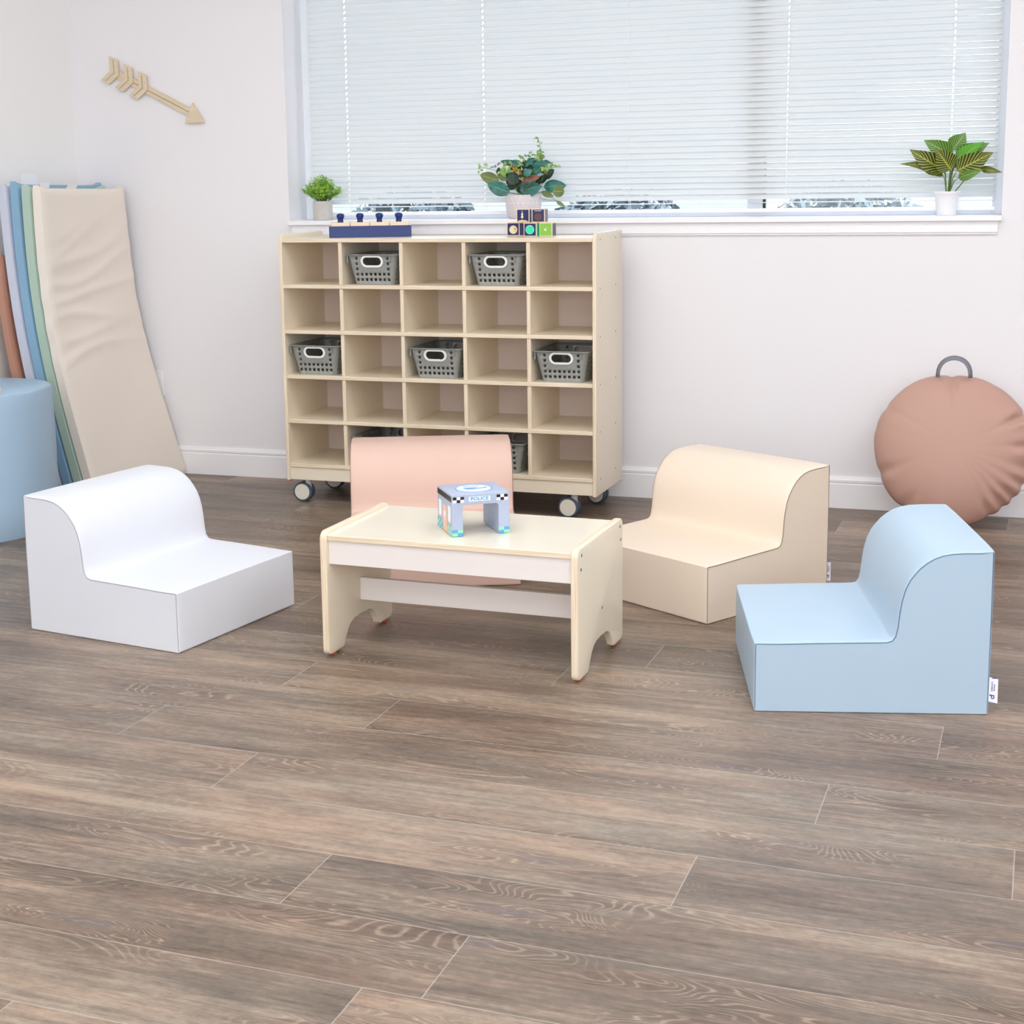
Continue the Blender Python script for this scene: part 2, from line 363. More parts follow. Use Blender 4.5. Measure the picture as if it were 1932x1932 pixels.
def tube(bm, pts, r, n=8, closed=False):
    pts = [Vector(p) for p in pts]; rings = []
    k = len(pts); up = Vector((0, 0, 1)); prev = None
    for i, p in enumerate(pts):
        a = pts[(i - 1) % k] if (closed or i > 0) else p; b = pts[(i + 1) % k] if (closed or i < k - 1) else p
        t = (b - a).normalized()
        if prev is None:
            s = t.cross(up);
            if s.length < .1: s = t.cross(Vector((1, 0, 0)))
        else: s = prev - t * prev.dot(t)
        s.normalize(); prev = s; q = t.cross(s)
        rr = r[i] if isinstance(r, (list, tuple)) else r
        rings.append([bm.verts.new(p + (s * math.cos(2 * PI * j / n) + q * math.sin(2 * PI * j / n)) * rr) for j in range(n)])
    for i in range(k if closed else k - 1):
        a, b = rings[i], rings[(i + 1) % k]
        for j in range(n): bm.faces.new((a[j], a[(j + 1) % n], b[(j + 1) % n], b[j]))
    if not closed:
        bm.faces.new(rings[0]); bm.faces.new(rings[-1])
    bmesh.ops.recalc_face_normals(bm, faces=bm.faces[:])
def plate(outer, holes, th, fn, bev=0.0):
    """filled 2D outline with holes, extruded; fn maps (a, b, t) to 3D; faces get index 0, rims index 1"""
    cu = bpy.data.curves.new('tmp', 'CURVE'); cu.dimensions = '2D'; cu.fill_mode = 'BOTH'; cu.extrude = th / 2 - bev
    cu.bevel_depth = bev; cu.bevel_resolution = 2; cu.offset = -bev
    for loop in [outer] + holes:
        s = cu.splines.new('POLY'); s.points.add(len(loop) - 1); s.use_cyclic_u = True
        for i, (x, y) in enumerate(loop): s.points[i].co = (x, y, 0, 1)
    o = bpy.data.objects.new('tmp', cu); COL.objects.link(o)
    dg = bpy.context.evaluated_depsgraph_get(); me = bpy.data.meshes.new_from_object(o.evaluated_get(dg))
    bpy.data.objects.remove(o); bpy.data.curves.remove(cu)
    bm = bmesh.new(); bm.from_mesh(me); bpy.data.meshes.remove(me)
    bmesh.ops.remove_doubles(bm, verts=bm.verts[:], dist=1e-5)
    bm.normal_update()
    for f in bm.faces: f.material_index = 0 if abs(f.normal.z) > .9 else 1
    for v in bm.verts: v.co = Vector(fn(v.co.x, v.co.y, v.co.z))
    bmesh.ops.recalc_face_normals(bm, faces=bm.faces[:])
    return bm
def arc(cx, cy, r, a0, a1, n=6):
    return [(cx + r * math.cos(math.radians(a0 + (a1 - a0) * i / n)), cy + r * math.sin(math.radians(a0 + (a1 - a0) * i / n))) for i in range(n + 1)]
def circle(cx, cy, r, n=24, ry=None):
    ry = ry or r
    return [(cx + r * math.cos(2 * PI * i / n), cy + ry * math.sin(2 * PI * i / n)) for i in range(n)]
def text_bm(txt, size, fn, th=.0004, bold=0.0, width=None, align='CENTER'):
    cu = bpy.data.curves.new('tmp', 'FONT'); cu.body = txt; cu.size = size; cu.align_x = align; cu.align_y = 'CENTER'; cu.extrude = th / 2; cu.offset = bold; cu.resolution_u = 3
    o = bpy.data.objects.new('tmp', cu); COL.objects.link(o)
    dg = bpy.context.evaluated_depsgraph_get(); me = bpy.data.meshes.new_from_object(o.evaluated_get(dg))
    bpy.data.objects.remove(o); bpy.data.curves.remove(cu)
    bm = bmesh.new(); bm.from_mesh(me); bpy.data.meshes.remove(me)
    xs = [v.co.x for v in bm.verts]; k = 1.0
    if width: k = width / (max(xs) - min(xs))
    for v in bm.verts: v.co = Vector(fn(v.co.x * k, v.co.y, v.co.z))
    return bm
def merge(bms):
    b = bmesh.new()
    for x in bms:
        me = bpy.data.meshes.new('t'); x.to_mesh(me); x.free(); b.from_mesh(me); bpy.data.meshes.remove(me)
    return b
def dup(root, loc=None, rz=None, label=None, group=None):
    def rec(o, parent):
        c = o.copy(); COL.objects.link(c)
        if parent is not None: c.parent = parent
        for ch in list(o.children): rec(ch, c)
        return c
    r = rec(root, None)
    if loc is not None: r.location = loc
    if rz is not None: r.rotation_euler = (0, 0, rz)
    if label: r['label'] = label
    if group: r['group'] = group
    return r

# ------------------------------------------------------------------ room shell
XL, XR, YF, ZC = -2.2716, 3.7, -7.6, 2.75
XW0, XW1, ZW0, ZW1 = -1.3076, 1.3838, 1.0394, 2.25
# floor: planks laid as rows in one mesh
def floor():
    bm = bmesh.new(); uv = bm.loops.layers.uv.new('UVMap'); uv2 = bm.loops.layers.uv.new('Edge'); col = bm.loops.layers.float_color.new('plank')
    ang = math.radians(-1.3); O = Vector((-.198, -2.405)); d = Vector((math.cos(ang), math.sin(ang))); n = Vector((-d.y, d.x))
    WID, LEN = .2010, 1.515
    off = {0: .003, -1: .316, -2: -.188, -3: .163, -4: 1.15, -5: .53, -6: .87, -7: .775, 1: .62, 2: .80, -8: .30, 10: 1.05}
    rnd = random.Random(3)
    for k in range(-27, 14):
        o0 = off.get(k, rnd.random() * LEN)
        for j in range(-4, 5):
            a0 = o0 + j * LEN; a1 = a0 + LEN
            if a1 < -2.3 or a0 > 4.2: continue
            c = (rnd.random(), rnd.random(), rnd.random(), 1)
            q = []
            for a, b in ((a0, k * WID), (a1, k * WID), (a1, (k + 1) * WID), (a0, (k + 1) * WID)):
                p = O + d * a + n * b; q.append(bm.verts.new((p.x, p.y, 0)))
            f = bm.faces.new(q)
            for lp, (a, b) in zip(f.loops, ((0, 0), (LEN, 0), (LEN, WID), (0, WID))):
                lp[uv].uv = (a, b); lp[uv2].uv = (a, b); lp[col] = c
    # trim to the room
    for co, no in (((XL - .02, 0, 0), (-1, 0, 0)), ((XR + .02, 0, 0), (1, 0, 0)), ((0, YF - .02, 0), (0, -1, 0)), ((0, .02, 0), (0, 1, 0))):
        bmesh.ops.bisect_plane(bm, geom=bm.verts[:] + bm.edges[:] + bm.faces[:], plane_co=co, plane_no=no, clear_outer=True)
    struct(bm_obj('floor', bm, M['floor']))
floor()
WT = .22
struct(boxes('wall_back', [(XL - .1, XW0, 0, WT, 0, ZC), (XW1, XR + .1, 0, WT, 0, ZC), (XW0, XW1, 0, WT, 0, ZW0 - .0), (XW0, XW1, 0, WT, ZW1, ZC)], M['wall']))
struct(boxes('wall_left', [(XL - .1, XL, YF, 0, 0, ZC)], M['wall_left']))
struct(boxes('wall_right', [(XR, XR + .1, YF, 0, 0, ZC)], M['wall']))
struct(boxes('wall_front', [(XL - .1, XR + .1, YF - .1, YF, 0, ZC)], M['wall']))
struct(boxes('ceiling', [(XL - .1, XR + .1, YF - .1, WT, ZC, ZC + .1)], M['ceiling']))
def baseboard(name, x0, x1):
    prof = [(0, 0), (-.012, 0), (-.012, .088), (-.0095, .091), (-.0095, .094), (-.012, .097), (-.012, .104), (-.007, .109), (-.005, .1153), (0, .1153)]
    bm = bmesh.new(); a = [bm.verts.new((x0, y, z)) for y, z in prof]; b = [bm.verts.new((x1, y, z)) for y, z in prof]
    for i in range(len(prof)):
        j = (i + 1) % len(prof); bm.faces.new((a[i], a[j], b[j], b[i]))
    bm.faces.new(a); bm.faces.new(b); bmesh.ops.recalc_face_normals(bm, faces=bm.faces[:])
    return bm_obj(name, bm, M['trim'])
struct(baseboard('baseboard_back', XL, XR))
bl = baseboard('baseboard_left', YF, 0); bl.rotation_euler = (0, 0, PI / 2); bl.location = (XL, 0, 0); struct(bl)
# sill and apron
struct(boxes('trim_1', [(-1.2991 - .006, 1.3812 + .004, -.030, 0.0, 1.0314, 1.0494), (XW0, XW1, 0.0, WT - .01, 1.0314, 1.0494)], M['trim'], bevel=.002))
struct(boxes('trim_2', [(-1.292, 1.374, -.014, 0, .992, 1.0314), (-1.292, 1.372, -.009, 0, .985, .992)], M['trim'], bevel=.0015))
# window
wf = thing('window_1', 'wide window', 'window'); del wf['label']; del wf['category']; struct(wf)
FY0, FY1 = .160, .205
boxes('window_frame', [(XW0, XW0 + .034, FY0, FY1, 1.0494, ZW1), (XW1 - .034, XW1, FY0, FY1, 1.0494, ZW1), (XW0 + .034, XW1 - .034, FY0, FY1, 1.0494, 1.072), (XW0 + .034, XW1 - .034, FY0, FY1, ZW1 - .04, ZW1)], M['frame'], wf, bevel=.002)
boxes('mullion', [(.490, .546, FY0 - .004, FY1, 1.072, ZW1 - .04)], M['frame'], wf, bevel=.002)
boxes('window_gasket', [(.546, .553, FY0 + .01, FY1 - .005, 1.072, ZW1 - .04), (XW0 + .034, XW0 + .038, FY0 + .01, FY1 - .005, 1.072, ZW1 - .04)], M['dark'], wf)
boxes('glass', [(XW0 + .034, .490, .183, .187, 1.072, ZW1 - .04), (.553, XW1 - .034, .183, .187, 1.072, ZW1 - .04)], M['glass'], wf)

w2 = thing('added_window', 'added front window', 'window'); del w2['label']; del w2['category']; struct(w2)  # added window dressing around the unseen fill light, no opening behind it
boxes('window_frame', [(-.78, -.70, YF, YF + .05, .52, 2.38), (3.50, 3.58, YF, YF + .05, .52, 2.38), (-.70, 3.50, YF, YF + .05, .52, .60), (-.70, 3.50, YF, YF + .05, 2.30, 2.38)], M['frame'], w2)
boxes('glass', [(-.70, 3.50, YF + .005, YF + .01, .60, 2.30)], M['glass'], w2)
# outdoor ground and bushes beyond the window
struct(boxes('ground', [(-14, 14, WT + .02, 26, -.3, -.2)], M['asphalt']))
def bush(x, y, w, h, label, seed):
    rnd = random.Random(seed); t = thing('bush', label, 'bush', (x, y, -.2), 0, 'bushes outside the window')
    bm = bmesh.new()
    for i in range(1700):
        a = rnd.random() * 2 * PI; e = math.acos(rnd.uniform(-.3, 1)); r = rnd.uniform(.6, 1) ** .5
        c = Vector((math.sin(e) * math.cos(a) * w * r, math.sin(e) * math.sin(a) * w * .6 * r, h * .55 + math.cos(e) * h * .45 * r))
        q = [Vector((rnd.uniform(-1, 1), rnd.uniform(-1, 1), rnd.uniform(-1, 1))).normalized() * rnd.uniform(.025, .065) for _ in range(2)]
        bm.faces.new([bm.verts.new(c + v) for v in (-q[0], q[1] * .6, q[0], -q[1] * .6)])
    bm_obj('foliage', bm, M['bush'], t)
    bm = bmesh.new()
    for i in range(7):
        a = i * 2 * PI / 7
        tube(bm, [(0, 0, 0), (.2 * w * math.cos(a), .2 * w * math.sin(a), h * .35), (.55 * w * math.cos(a), .4 * w * math.sin(a), h * .8)], [.035, .025, .01], 6)
    bm_obj('branch', bm, M['bark'], t)
for i, (x, w, h, lb) in enumerate(((-4.9, .62, 1.36, 'dark bush outside at the far left edge of the glass'), (-3.55, .62, 1.33, 'dark bush outside behind the left end of the blind'), (-2.2, .62, 1.38, 'dark bush outside, behind the blind above the blue block holder'),
        (-.85, .62, 1.35, 'dark bush outside behind the eucalyptus pot'), (.5, .62, 1.37, 'dark bush outside just left of the window mullion'), (1.85, .62, 1.33, 'dark bush outside behind the right pane'))):
    bush(x, 3.6, w, h, lb, 40 + i)

# ------------------------------------------------------------------ venetian blind
BX0, BX1, BY = -1.2597, 1.3605, .125
def blind():
    t = thing('venetian_blind', 'wide white horizontal slat blind closed across the window', 'blind', (0, BY, 0))
    cords = [-1.0975, -.5234, .0515, .6352, 1.2049]
    xs = sorted(set([BX0, BX1] + [BX0 + (BX1 - BX0) * i / 24 for i in range(25)] + [c + s for c in cords for s in (-.0022, .0022) if c != .0515]))
    bm = bmesh.new(); NA = 6; half = .0132
    for k in range(52):
        z = 1.0985 + .0221 * k
        jit = random.Random(k).uniform(-1, 1)
        cols = []
        for x in xs:
            fx = (x - BX0) / (BX1 - BX0)
            low = max(0.0, 1 - k / (8 + 28 * fx ** 3))
            ang = 64 - 14 * low + jit * .5
            if k == 0: ang = 6
            a = math.radians(ang); col = []
            zz = z - .0010 * math.sin(fx * 5 + k) * low
            for j in range(NA + 1):
                s = (j / NA * 2 - 1) * half
                cv = .0022 * (1 - (s / half) ** 2)
                # room edge low, outer edge high, crown towards the room
                y = s * math.cos(a) - cv * math.sin(a); zc = s * math.sin(a) + cv * math.cos(a)
                col.append(bm.verts.new((x, y, zz + zc)))
            cols.append(col)
        for i in range(len(xs) - 1):
            hole = any(abs((xs[i] + xs[i + 1]) / 2 - c) < .001 for c in cords if c != .0515)
            for j in range(NA):
                if hole and 1 < j < NA - 1: continue
                bm.faces.new((cols[i][j], cols[i + 1][j], cols[i + 1][j + 1], cols[i][j + 1]))
    bm_obj('slats', bm, M['blind'], t, smooth=60)
    boxes('bottom_rail', [(BX0, BX1, -.012, .012, 1.0640, 1.0785)], M['trim'], t, bevel=.003)
    boxes('head_rail', [(BX0, BX1, -.02, .02, ZW1 - .045, ZW1 - .001)], M['trim'], t, bevel=.002)
    for c in cords:
        bm = bmesh.new()
        tube(bm, [(c, -.0125, 1.079), (c, -.0125, ZW1 - .045)], .0007, 6); tube(bm, [(c, .0135, 1.079), (c, .0135, ZW1 - .045)], .0007, 6)
        bm_obj('ladder_cord', bm, M['white_plastic'], t)
blind()

# ------------------------------------------------------------------ ceiling lights
def ceiling_lights():
    names = ['by the window', 'in the middle', 'near the front wall']
    for i, x in enumerate((-.6, 1.2, 3.0)):
        for j, y in enumerate((-2.1, -4.2, -6.2)):
            t = thing('ceiling_light', 'square flush ceiling light panel, %s column, %s' % (('left', 'centre', 'right')[i], names[j]), 'light', (x, y, ZC), 0, 'flush ceiling light panels')
            boxes('frame', [(-.62, .62, -.62, -.60, -.03, -.001), (-.62, .62, .60, .62, -.03, -.001), (-.62, -.60, -.60, .60, -.03, -.001), (.60, .62, -.60, .60, -.03, -.001)], M['trim'], t)
            boxes('diffuser', [(-.6, .6, -.6, .6, -.022, -.012)], M['emit'], t)
ceiling_lights()

# ------------------------------------------------------------------ cubby cabinet
CAB = (-1.1462, -.4322, 0); CR = -.0151
cab = thing('cubby_cabinet', 'birch cubby cabinet with twenty-five open compartments on casters under the window', 'cabinet', CAB, CR)
CW, CD, CZ0, CZ1, PT = 1.22, .3517, .0855, 1.0116, .0148
SH = [.9935 - .1686 * k for k in range(6)]
def cpt(x, y, z=0):
    c, s = math.cos(CR), math.sin(CR); return (CAB[0] + c * x - s * y, CAB[1] + s * x + c * y, z)
def side_panel(x0, right):
    r = .028
    outl = [(0, CZ0), (CD, CZ0)] + arc(CD - .012, CZ1 - .012, .012, 0, 90, 4) + arc(r, CZ1 - r, r, 90, 180)
    bm = plate(outl, [], PT, lambda a, b, t: (x0 + PT / 2 + t, a, b), .0025)
    o = bm_obj('side_panel', bm, [M['panel'], M['edge_x']], cab, smooth=40)
    if right:
        for k in range(6):
            z = SH[k] - .007
            for y in (.05, .258 if k % 2 == 0 else .258):
                b = bmesh.new(); revolve(b, [(.0032, 0), (.0032, .0008)], 12, (x0 + PT - .0002, y, z), 'x'); bm_obj('screw', b, M['steel'], o)
                b = bmesh.new(); box(b, x0 + PT + .0004, x0 + PT + .0008, y - .0007, y + .0007, z - .0022, z + .0022); bm_obj('screw_slot', b, M['dark'], o)
    return o
side_panel(0, False); side_panel(CW - PT, True)
def shelf(z, y0):
    # front edge rounded plywood strip, laminate faces
    bm = bmesh.new(); box(bm, PT, CW - PT, y0 + .003, CD - .006, z - .0145, z)
    bm_obj('shelf', bm, [M['panel']], cab)
    e = boxes('edge_band', [(PT, CW - PT, y0, y0 + .003, z - .0145, z)], M['edge_z'], cab.children[-1] if False else None, bevel=.0012)
    return e
for k, z in enumerate(SH):
    bm = bmesh.new(); box(bm, PT, CW - PT, .006, CD - .006, z - .0145, z)
    s = bm_obj('shelf', bm, [M['panel']], cab)
    boxes('edge_band', [(PT, CW - PT, .001, .0061, z - .0145, z)], M['edge_z'], s, bevel=.002)
for k in range(5):
    for j in range(4):
        x = .2485 + .241 * j; z1 = SH[k] - .0146; z0 = SH[k + 1] + .0001
        dv = boxes('divider', [(x - .0072, x + .0072, .009, CD - .006, z0, z1)], M['panel'], cab)
        boxes('edge_band', [(x - .0072, x + .0072, .005, .0091, z0, z1)], M['edge_x'], dv, bevel=.0015)
boxes('back_panel', [(PT, CW - PT, CD - .006, CD - .001, CZ0 + .01, SH[0])], M['panel_pink'], cab)
boxes('toe_rail', [(PT, CW - PT, .006, .020, CZ0 + .003, SH[5] - .0146)], M['panel'], cab)
boxes('bottom_panel', [(PT, CW - PT, .020, CD - .006, CZ0 + .006, CZ0 + .018)], M['panel'], cab)
def caster(x, y, rot):
    c = bpy.data.objects.new('caster', None); COL.objects.link(c); c.parent = cab; c.location = (x, y, 0); c.rotation_euler = (0, 0, rot)
    for s in (-1, 1):
        bm = bmesh.new(); yy = s * .0135
        revolve(bm, [(.030, -.0075), (.0345, -.0075), (.0375, -.004), (.0375, .004), (.0345, .0075), (.030, .0075)], 36, (0, yy, .0378), 'y')
        w = bm_obj('wheel', bm, M['tyre'], c, smooth=40)
        bm = bmesh.new(); revolve(bm, [(.0302, -.0088), (.0302, .0088)], 36, (0, yy, .0378), 'y'); bm_obj('wheel_disc', bm, M['caster_disc'], c, smooth=40, bevel=.001)
    bm = bmesh.new(); box(bm, .006, .030, -.0055, .0055, .030, .078); tube(bm, [(.018, 0, .06), (.018, 0, .091)], .0125, 20)
    bm_obj('fork', bm, M['caster_fork'], c, smooth=40, bevel=.002)
caster(.052, .040, .05); caster(1.108, .040, -.02); caster(.060, .300, .12); caster(1.140, .300, -.15)
for x, y in ((.008, .003), (CW - .008, CD - .02)):
    boxes('corner_glide', [(x - .006, x + .006, y, y + .012, CZ0 - .003, CZ0)], M['orange'], cab)

# ------------------------------------------------------------------ baskets
def make_basket():
    t = thing('storage_basket', 'x', 'basket')
    H, D = .110, .285
    wt, wb = .198, .152; dt, db = D, D - .035
    half_f = [0]
    # unit perimeter: front (y-), right, back, left with rounded corners; parameterised by breakpoints
    fx = sorted([s * v for s in (-1, 1) for v in (.0040, .0136, .0216, .0312, .0392, .0488, .0568, .0664, .0370)])
    sd = []; yy = -.112
    while yy < .113: sd += [yy, yy + .0085]; yy += .0165
    zs = [0, .0135, .0235, .033, .043, .052, .062, .069, .0715, .0815, .0905, .101, H]
    # hole tests
    def fhole(x0, x1, z0, z1):
        xm = (x0 + x1) / 2; zm = (z0 + z1) / 2
        sq = any(abs(abs(xm) - c) < .004 for c in (.0088, .0264, .0440, .0616))
        if sq and (.0135 < zm < .0235 or .033 < zm < .043): return True
        if abs(abs(xm) - .0616) < .004 and (.052 < zm < .062 or .0715 < zm < .0815 or .0905 < zm < .101): return True
        if abs(xm) < .037 and .069 < zm < .101: return True
        return False
    def shole(i, z0, z1):
        zm = (z0 + z1) / 2
        return i % 2 == 0 and (.0135 < zm < .0235 or .033 < zm < .043 or .052 < zm < .062 or .0715 < zm < .0815 or .0905 < zm < .101)
    rc = .018
    def P(side, s, z):
        k = z / H; hw = (wb + (wt - wb) * k) / 2; hd = (db + (dt - db) * k) / 2
        return hw, hd
    path = []  # (kind, func(z)->(x,y), holetag)
    def fr(x): return lambda z: (x * (1 if abs(x) < .07 else 1), -P(0, 0, z)[1])
    cols = []
    def add(f, tagv): cols.append((f, tagv))
    for x in fx: add((lambda x: lambda z: (x, -P(0, 0, z)[1]))(x), ('f', x))
    for a in (-70, -45, -20):
        add((lambda a: lambda z: (P(0, 0, z)[0] - rc + rc * math.cos(math.radians(a)), -P(0, 0, z)[1] + rc + rc * math.sin(math.radians(a))))(a), None)
    for i, y in enumerate(sd): add((lambda y: lambda z: (P(0, 0, z)[0], y))(y), ('s', i))
    for a in (20, 45, 70):
        add((lambda a: lambda z: (P(0, 0, z)[0] - rc + rc * math.cos(math.radians(a)), P(0, 0, z)[1] - rc + rc * math.sin(math.radians(a))))(a), None)
    for x in fx[::-1]: add((lambda x: lambda z: (x, P(0, 0, z)[1]))(x), ('f', x))
    for a in (110, 135, 160):
        add((lambda a: lambda z: (-P(0, 0, z)[0] + rc + rc * math.cos(math.radians(a)), P(0, 0, z)[1] - rc + rc * math.sin(math.radians(a))))(a), None)
    for i, y in enumerate(sd[::-1]): add((lambda y: lambda z: (-P(0, 0, z)[0], y))(y), ('s', i))
    for a in (200, 225, 250):
        add((lambda a: lambda z: (-P(0, 0, z)[0] + rc + rc * math.cos(math.radians(a)), -P(0, 0, z)[1] + rc + rc * math.sin(math.radians(a))))(a), None)
    bm = bmesh.new(); n = len(cols); grid = []
    for f, tg in cols: grid.append([bm.verts.new((*f(z), z)) for z in zs])
    for i in range(n):
        j = (i + 1) % n; ta, tb = cols[i][1], cols[j][1]
        for q in range(len(zs) - 1):
            if ta and tb and ta[0] == tb[0] == 'f' and fhole(ta[1], tb[1], zs[q], zs[q + 1]): continue
            if ta and tb and ta[0] == tb[0] == 's' and shole(ta[1], zs[q], zs[q + 1]): continue
            bm.faces.new((grid[i][q], grid[j][q], grid[j][q + 1], grid[i][q + 1]))
    bm.faces.new([g[0] for g in grid][::-1])
    o = bm_obj('body', bm, M['basket'], t, smooth=30)
    md = o.modifiers.new('solid', 'SOLIDIFY'); md.thickness = .0016; md.offset = -1
    # rim
    bm = bmesh.new(); pts = []
    for f, tg in cols: x, y = f(H); pts.append((x, y, H))
    inner = [bm.verts.new(p) for p in pts]
    outer = [bm.verts.new((p[0] + .0045 * (1 if p[0] > 0 else -1) * min(1, abs(p[0]) / .06), p[1] + .0045 * (1 if p[1] > 0 else -1) * min(1, abs(p[1]) / .08), H)) for p in pts]
    low = [bm.verts.new((v.co.x, v.co.y, H - .004)) for v in outer]
    for i in range(n):
        j = (i + 1) % n
        bm.faces.new((inner[i], inner[j], outer[j], outer[i])); bm.faces.new((outer[i], outer[j], low[j], low[i]))
    r = bm_obj('rim', bm, M['basket'], t, smooth=60); md = r.modifiers.new('solid', 'SOLIDIFY'); md.thickness = .0012
    # side tabs below the rim at the front corners
    boxes('rim_tab', [(-.100, -.0955, -dt / 2 + .004, -dt / 2 + .012, H - .03, H - .003)], M['basket'], t)
    boxes('rim_tab', [(.0740, .0750, -dt / 2 - .0035, -dt / 2 + .002, H - .028, H - .004)], M['basket'], t)
    def stad(L_, R_): return arc(L_ - R_, 0, R_, -90, 90, 10) + arc(-L_ + R_, 0, R_, 90, 270, 10)
    for sgn in (-1, 1):
        def fn(a, b, tt, sgn=sgn):
            z = .085 + b; hd = P(0, 0, z)[1]; return (a, sgn * (hd + .0012 + tt), z)
        bm = plate(stad(.0443, .0223), [stad(.0360, .0142)], .005, fn, .0012)
        bm_obj('handle', bm, M['white_plastic'], t, smooth=60)
    return t
BASK = [(0, 1, 'grey plastic basket in the top row, second cubby from the left', .3705), (0, 3, 'grey plastic basket in the top row, fourth cubby from the left', .8475),
        (2, 0, 'grey plastic basket in the middle row, leftmost cubby', .1265), (2, 2, 'grey plastic basket in the middle row, centre cubby', .611),
        (2, 4, 'grey plastic basket in the middle row, rightmost cubby', 1.087), (4, 1, 'grey plastic basket in the bottom row behind the pink chair left side', .372),
        (4, 3, 'grey plastic basket in the bottom row peeking out right of the pink chair', .845)]
b0 = make_basket()
for i, (row, colm, lb, x) in enumerate(BASK):
    b = b0 if i == 0 else dup(b0)
    b.location = cpt(x, .012 + .1435, SH[row + 1] + .0004); b.rotation_euler = (0, 0, CR); b['label'] = lb; b['group'] = 'grey baskets in the cubby cabinet'

# ------------------------------------------------------------------ table
TAB = (-.1909, -2.1703, 0); TR = -.0348; TW, TD, TH = .6787, .3878, .3289
tab = thing('play_table', 'low rectangular birch table with arched side panels in front of the pink chair', 'table', TAB, TR)
def tpt(x, y, z=0):
    c, s = math.cos(TR), math.sin(TR); return (TAB[0] + c * x - s * y, TAB[1] + s * x + c * y, z)
TZ0 = .0062
def table_side(x0, right):
    r = .022
    o = arc(.017, TZ0 + .017, .017, 180, 270, 4) + arc(.078, TZ0 + .014, .014, 270, 350, 4)
    # arch
    o += [(.1010, .031), (.1130, .046), (.1290, .0575), (.1500, .0640), (.1939, .0665), (.2378, .0640), (.2588, .0575), (.2748, .046), (.2868, .031)]
    o += arc(TD - .078, TZ0 + .014, .014, 190, 270, 4) + arc(TD - .017, TZ0 + .017, .017, 270, 360, 4)
    o += arc(TD - r, TH - r, r, 0, 90) + arc(r, TH - r, r, 90, 180)
    bm = plate(o, [], .0185, lambda a, b, t: (x0 + .00925 + t, a, b), .003)
    ob = bm_obj('side_panel', bm, [M['panel'], M['edge_x']], tab, smooth=40)
    for y in (.04, TD - .04):
        b = bmesh.new(); revolve(b, [(.0075, 0), (.0075, TZ0 + .002)], 16, (x0 + .009, y, 0)); bm_obj('foot', b, M['orange'], ob)
    if right:
        for y, z in ((.0300, .3105), (.0250, .2766), (.3609, .3090), (.3665, .2736), (.1985, .1375)):
            b = bmesh.new(); revolve(b, [(.0048, 0), (.0042, .0008)], 16, (x0 + .0183, y, z), 'x'); bm_obj('screw', b, M['steel'], ob)
            b = bmesh.new(); revolve(b, [(.0024, 0), (.0022, .0003)], 6, (x0 + .0190, y, z), 'x'); bm_obj('screw_slot', b, M['dark'], ob)
table_side(0, False); table_side(TW - .0185, True)
zt = TH - .0094
bm = bmesh.new(); box(bm, .0186, TW - .0186, .010, TD - .010, zt - .0145, zt)
tt = bm_obj('tabletop', bm, M['tabletop'], tab)
boxes('edge_band', [(.0186, TW - .0186, .0055, .0101, zt - .0145, zt)], M['edge_z'], tt, bevel=.002)
boxes('edge_band', [(.0186, TW - .0186, TD - .0101, TD - .0055, zt - .0145, zt)], M['edge_z'], tt, bevel=.002)
for y in (.0135, TD - .0295):
    boxes('apron', [(.0186, TW - .0186, y, y + .016, .2435, zt - .0146)], M['apron'], tab, bevel=.0008)
boxes('stretcher', [(.0186, TW - .0186, .1875, .2035, .105, .165)], M['apron'], tab, bevel=.0008)

# ------------------------------------------------------------------ toy police station on the table
PO = (.1407, -2.1055, zt + .0003); PR = .6121; PW, PD, PH = .1493, .1386, .105
pol = thing('toy_police_station', 'grey-blue wooden toy police building with arched drive-through on the tabletop', 'toy', PO, PR)
o = arc(.0035, .0035, .003, 180, 270, 2) + arc(.0265, .003, .0025, 270, 360, 2) + arc(.0285 + .007, .0785 - .007, .007, 180, 90, 4) + arc(PW - .0285 - .007, .0785 - .007, .007, 90, 0, 4) + arc(PW - .0265, .003, .0025, 180, 270, 2) + arc(PW - .0035, .0035, .003, 270, 360, 2) + [(PW, PH), (0, PH)]
bm = plate(o, [], PD, lambda a, b, t: (a, PD / 2 + t, b), .0012)
bm_obj('body', bm, [M['toy_body'], M['toy_body']], pol, smooth=40)
E1 = .0004
def dec(name, a0, a1, b0_, b1_, mat, face='f', lift=0.0, parent=pol):
    t0, t1 = -lift - E1, -lift
    if face == 'f': return boxes(name, [(a0, a1, t0, t1 + .0002, b0_, b1_)], mat, parent)
    if face == 'l': return boxes(name, [(t0, t1 + .0002, a0, a1, b0_, b1_)], mat, parent)
    return boxes(name, [(a0, a1, b0_, b1_, PH + lift - .0002, PH + lift + E1)], mat, parent)
def checker(name, a0, b0_, w, h, nx, ny, m1, m2, face='f'):
    bm = bmesh.new()
    for i in range(nx):
        for j in range(ny):
            x0, x1 = a0 + w * i / nx, a0 + w * (i + 1) / nx; z0, z1 = b0_ + h * j / ny, b0_ + h * (j + 1) / ny
            mi = (i + j + ny + 1) % 2
            if face == 'f': box(bm, x0, x1, -E1 * 1.5, .0002, z0, z1, mi)
            else: box(bm, -E1 * 1.5, .0002, x0, x1, z0, z1, mi)
    return bm_obj(name, bm, [m1, m2], pol)
checker('checker_strip', .0035, .0855, .0285, .0145, 3, 2, M['black_print'], M['white_print'])
checker('checker_strip', PW - .0330, .0855, .0285, .0145, 3, 2, M['black_print'], M['white_print'])
checker('checker_blocks', .0012, .0012, .0270, .0160, 2, 2, M['sky_print'], M['mint_print'])
checker('checker_blocks', PW - .0282, .0012, .0270, .0160, 2, 2, M['mint_print'], M['sky_print'])
dec('sign_border', .0435, .1005, .0862, .0995, M['sky_print'])
sg = dec('sign_board', .0442, .0998, .0868, .0989, M['white_print'], lift=.0003)
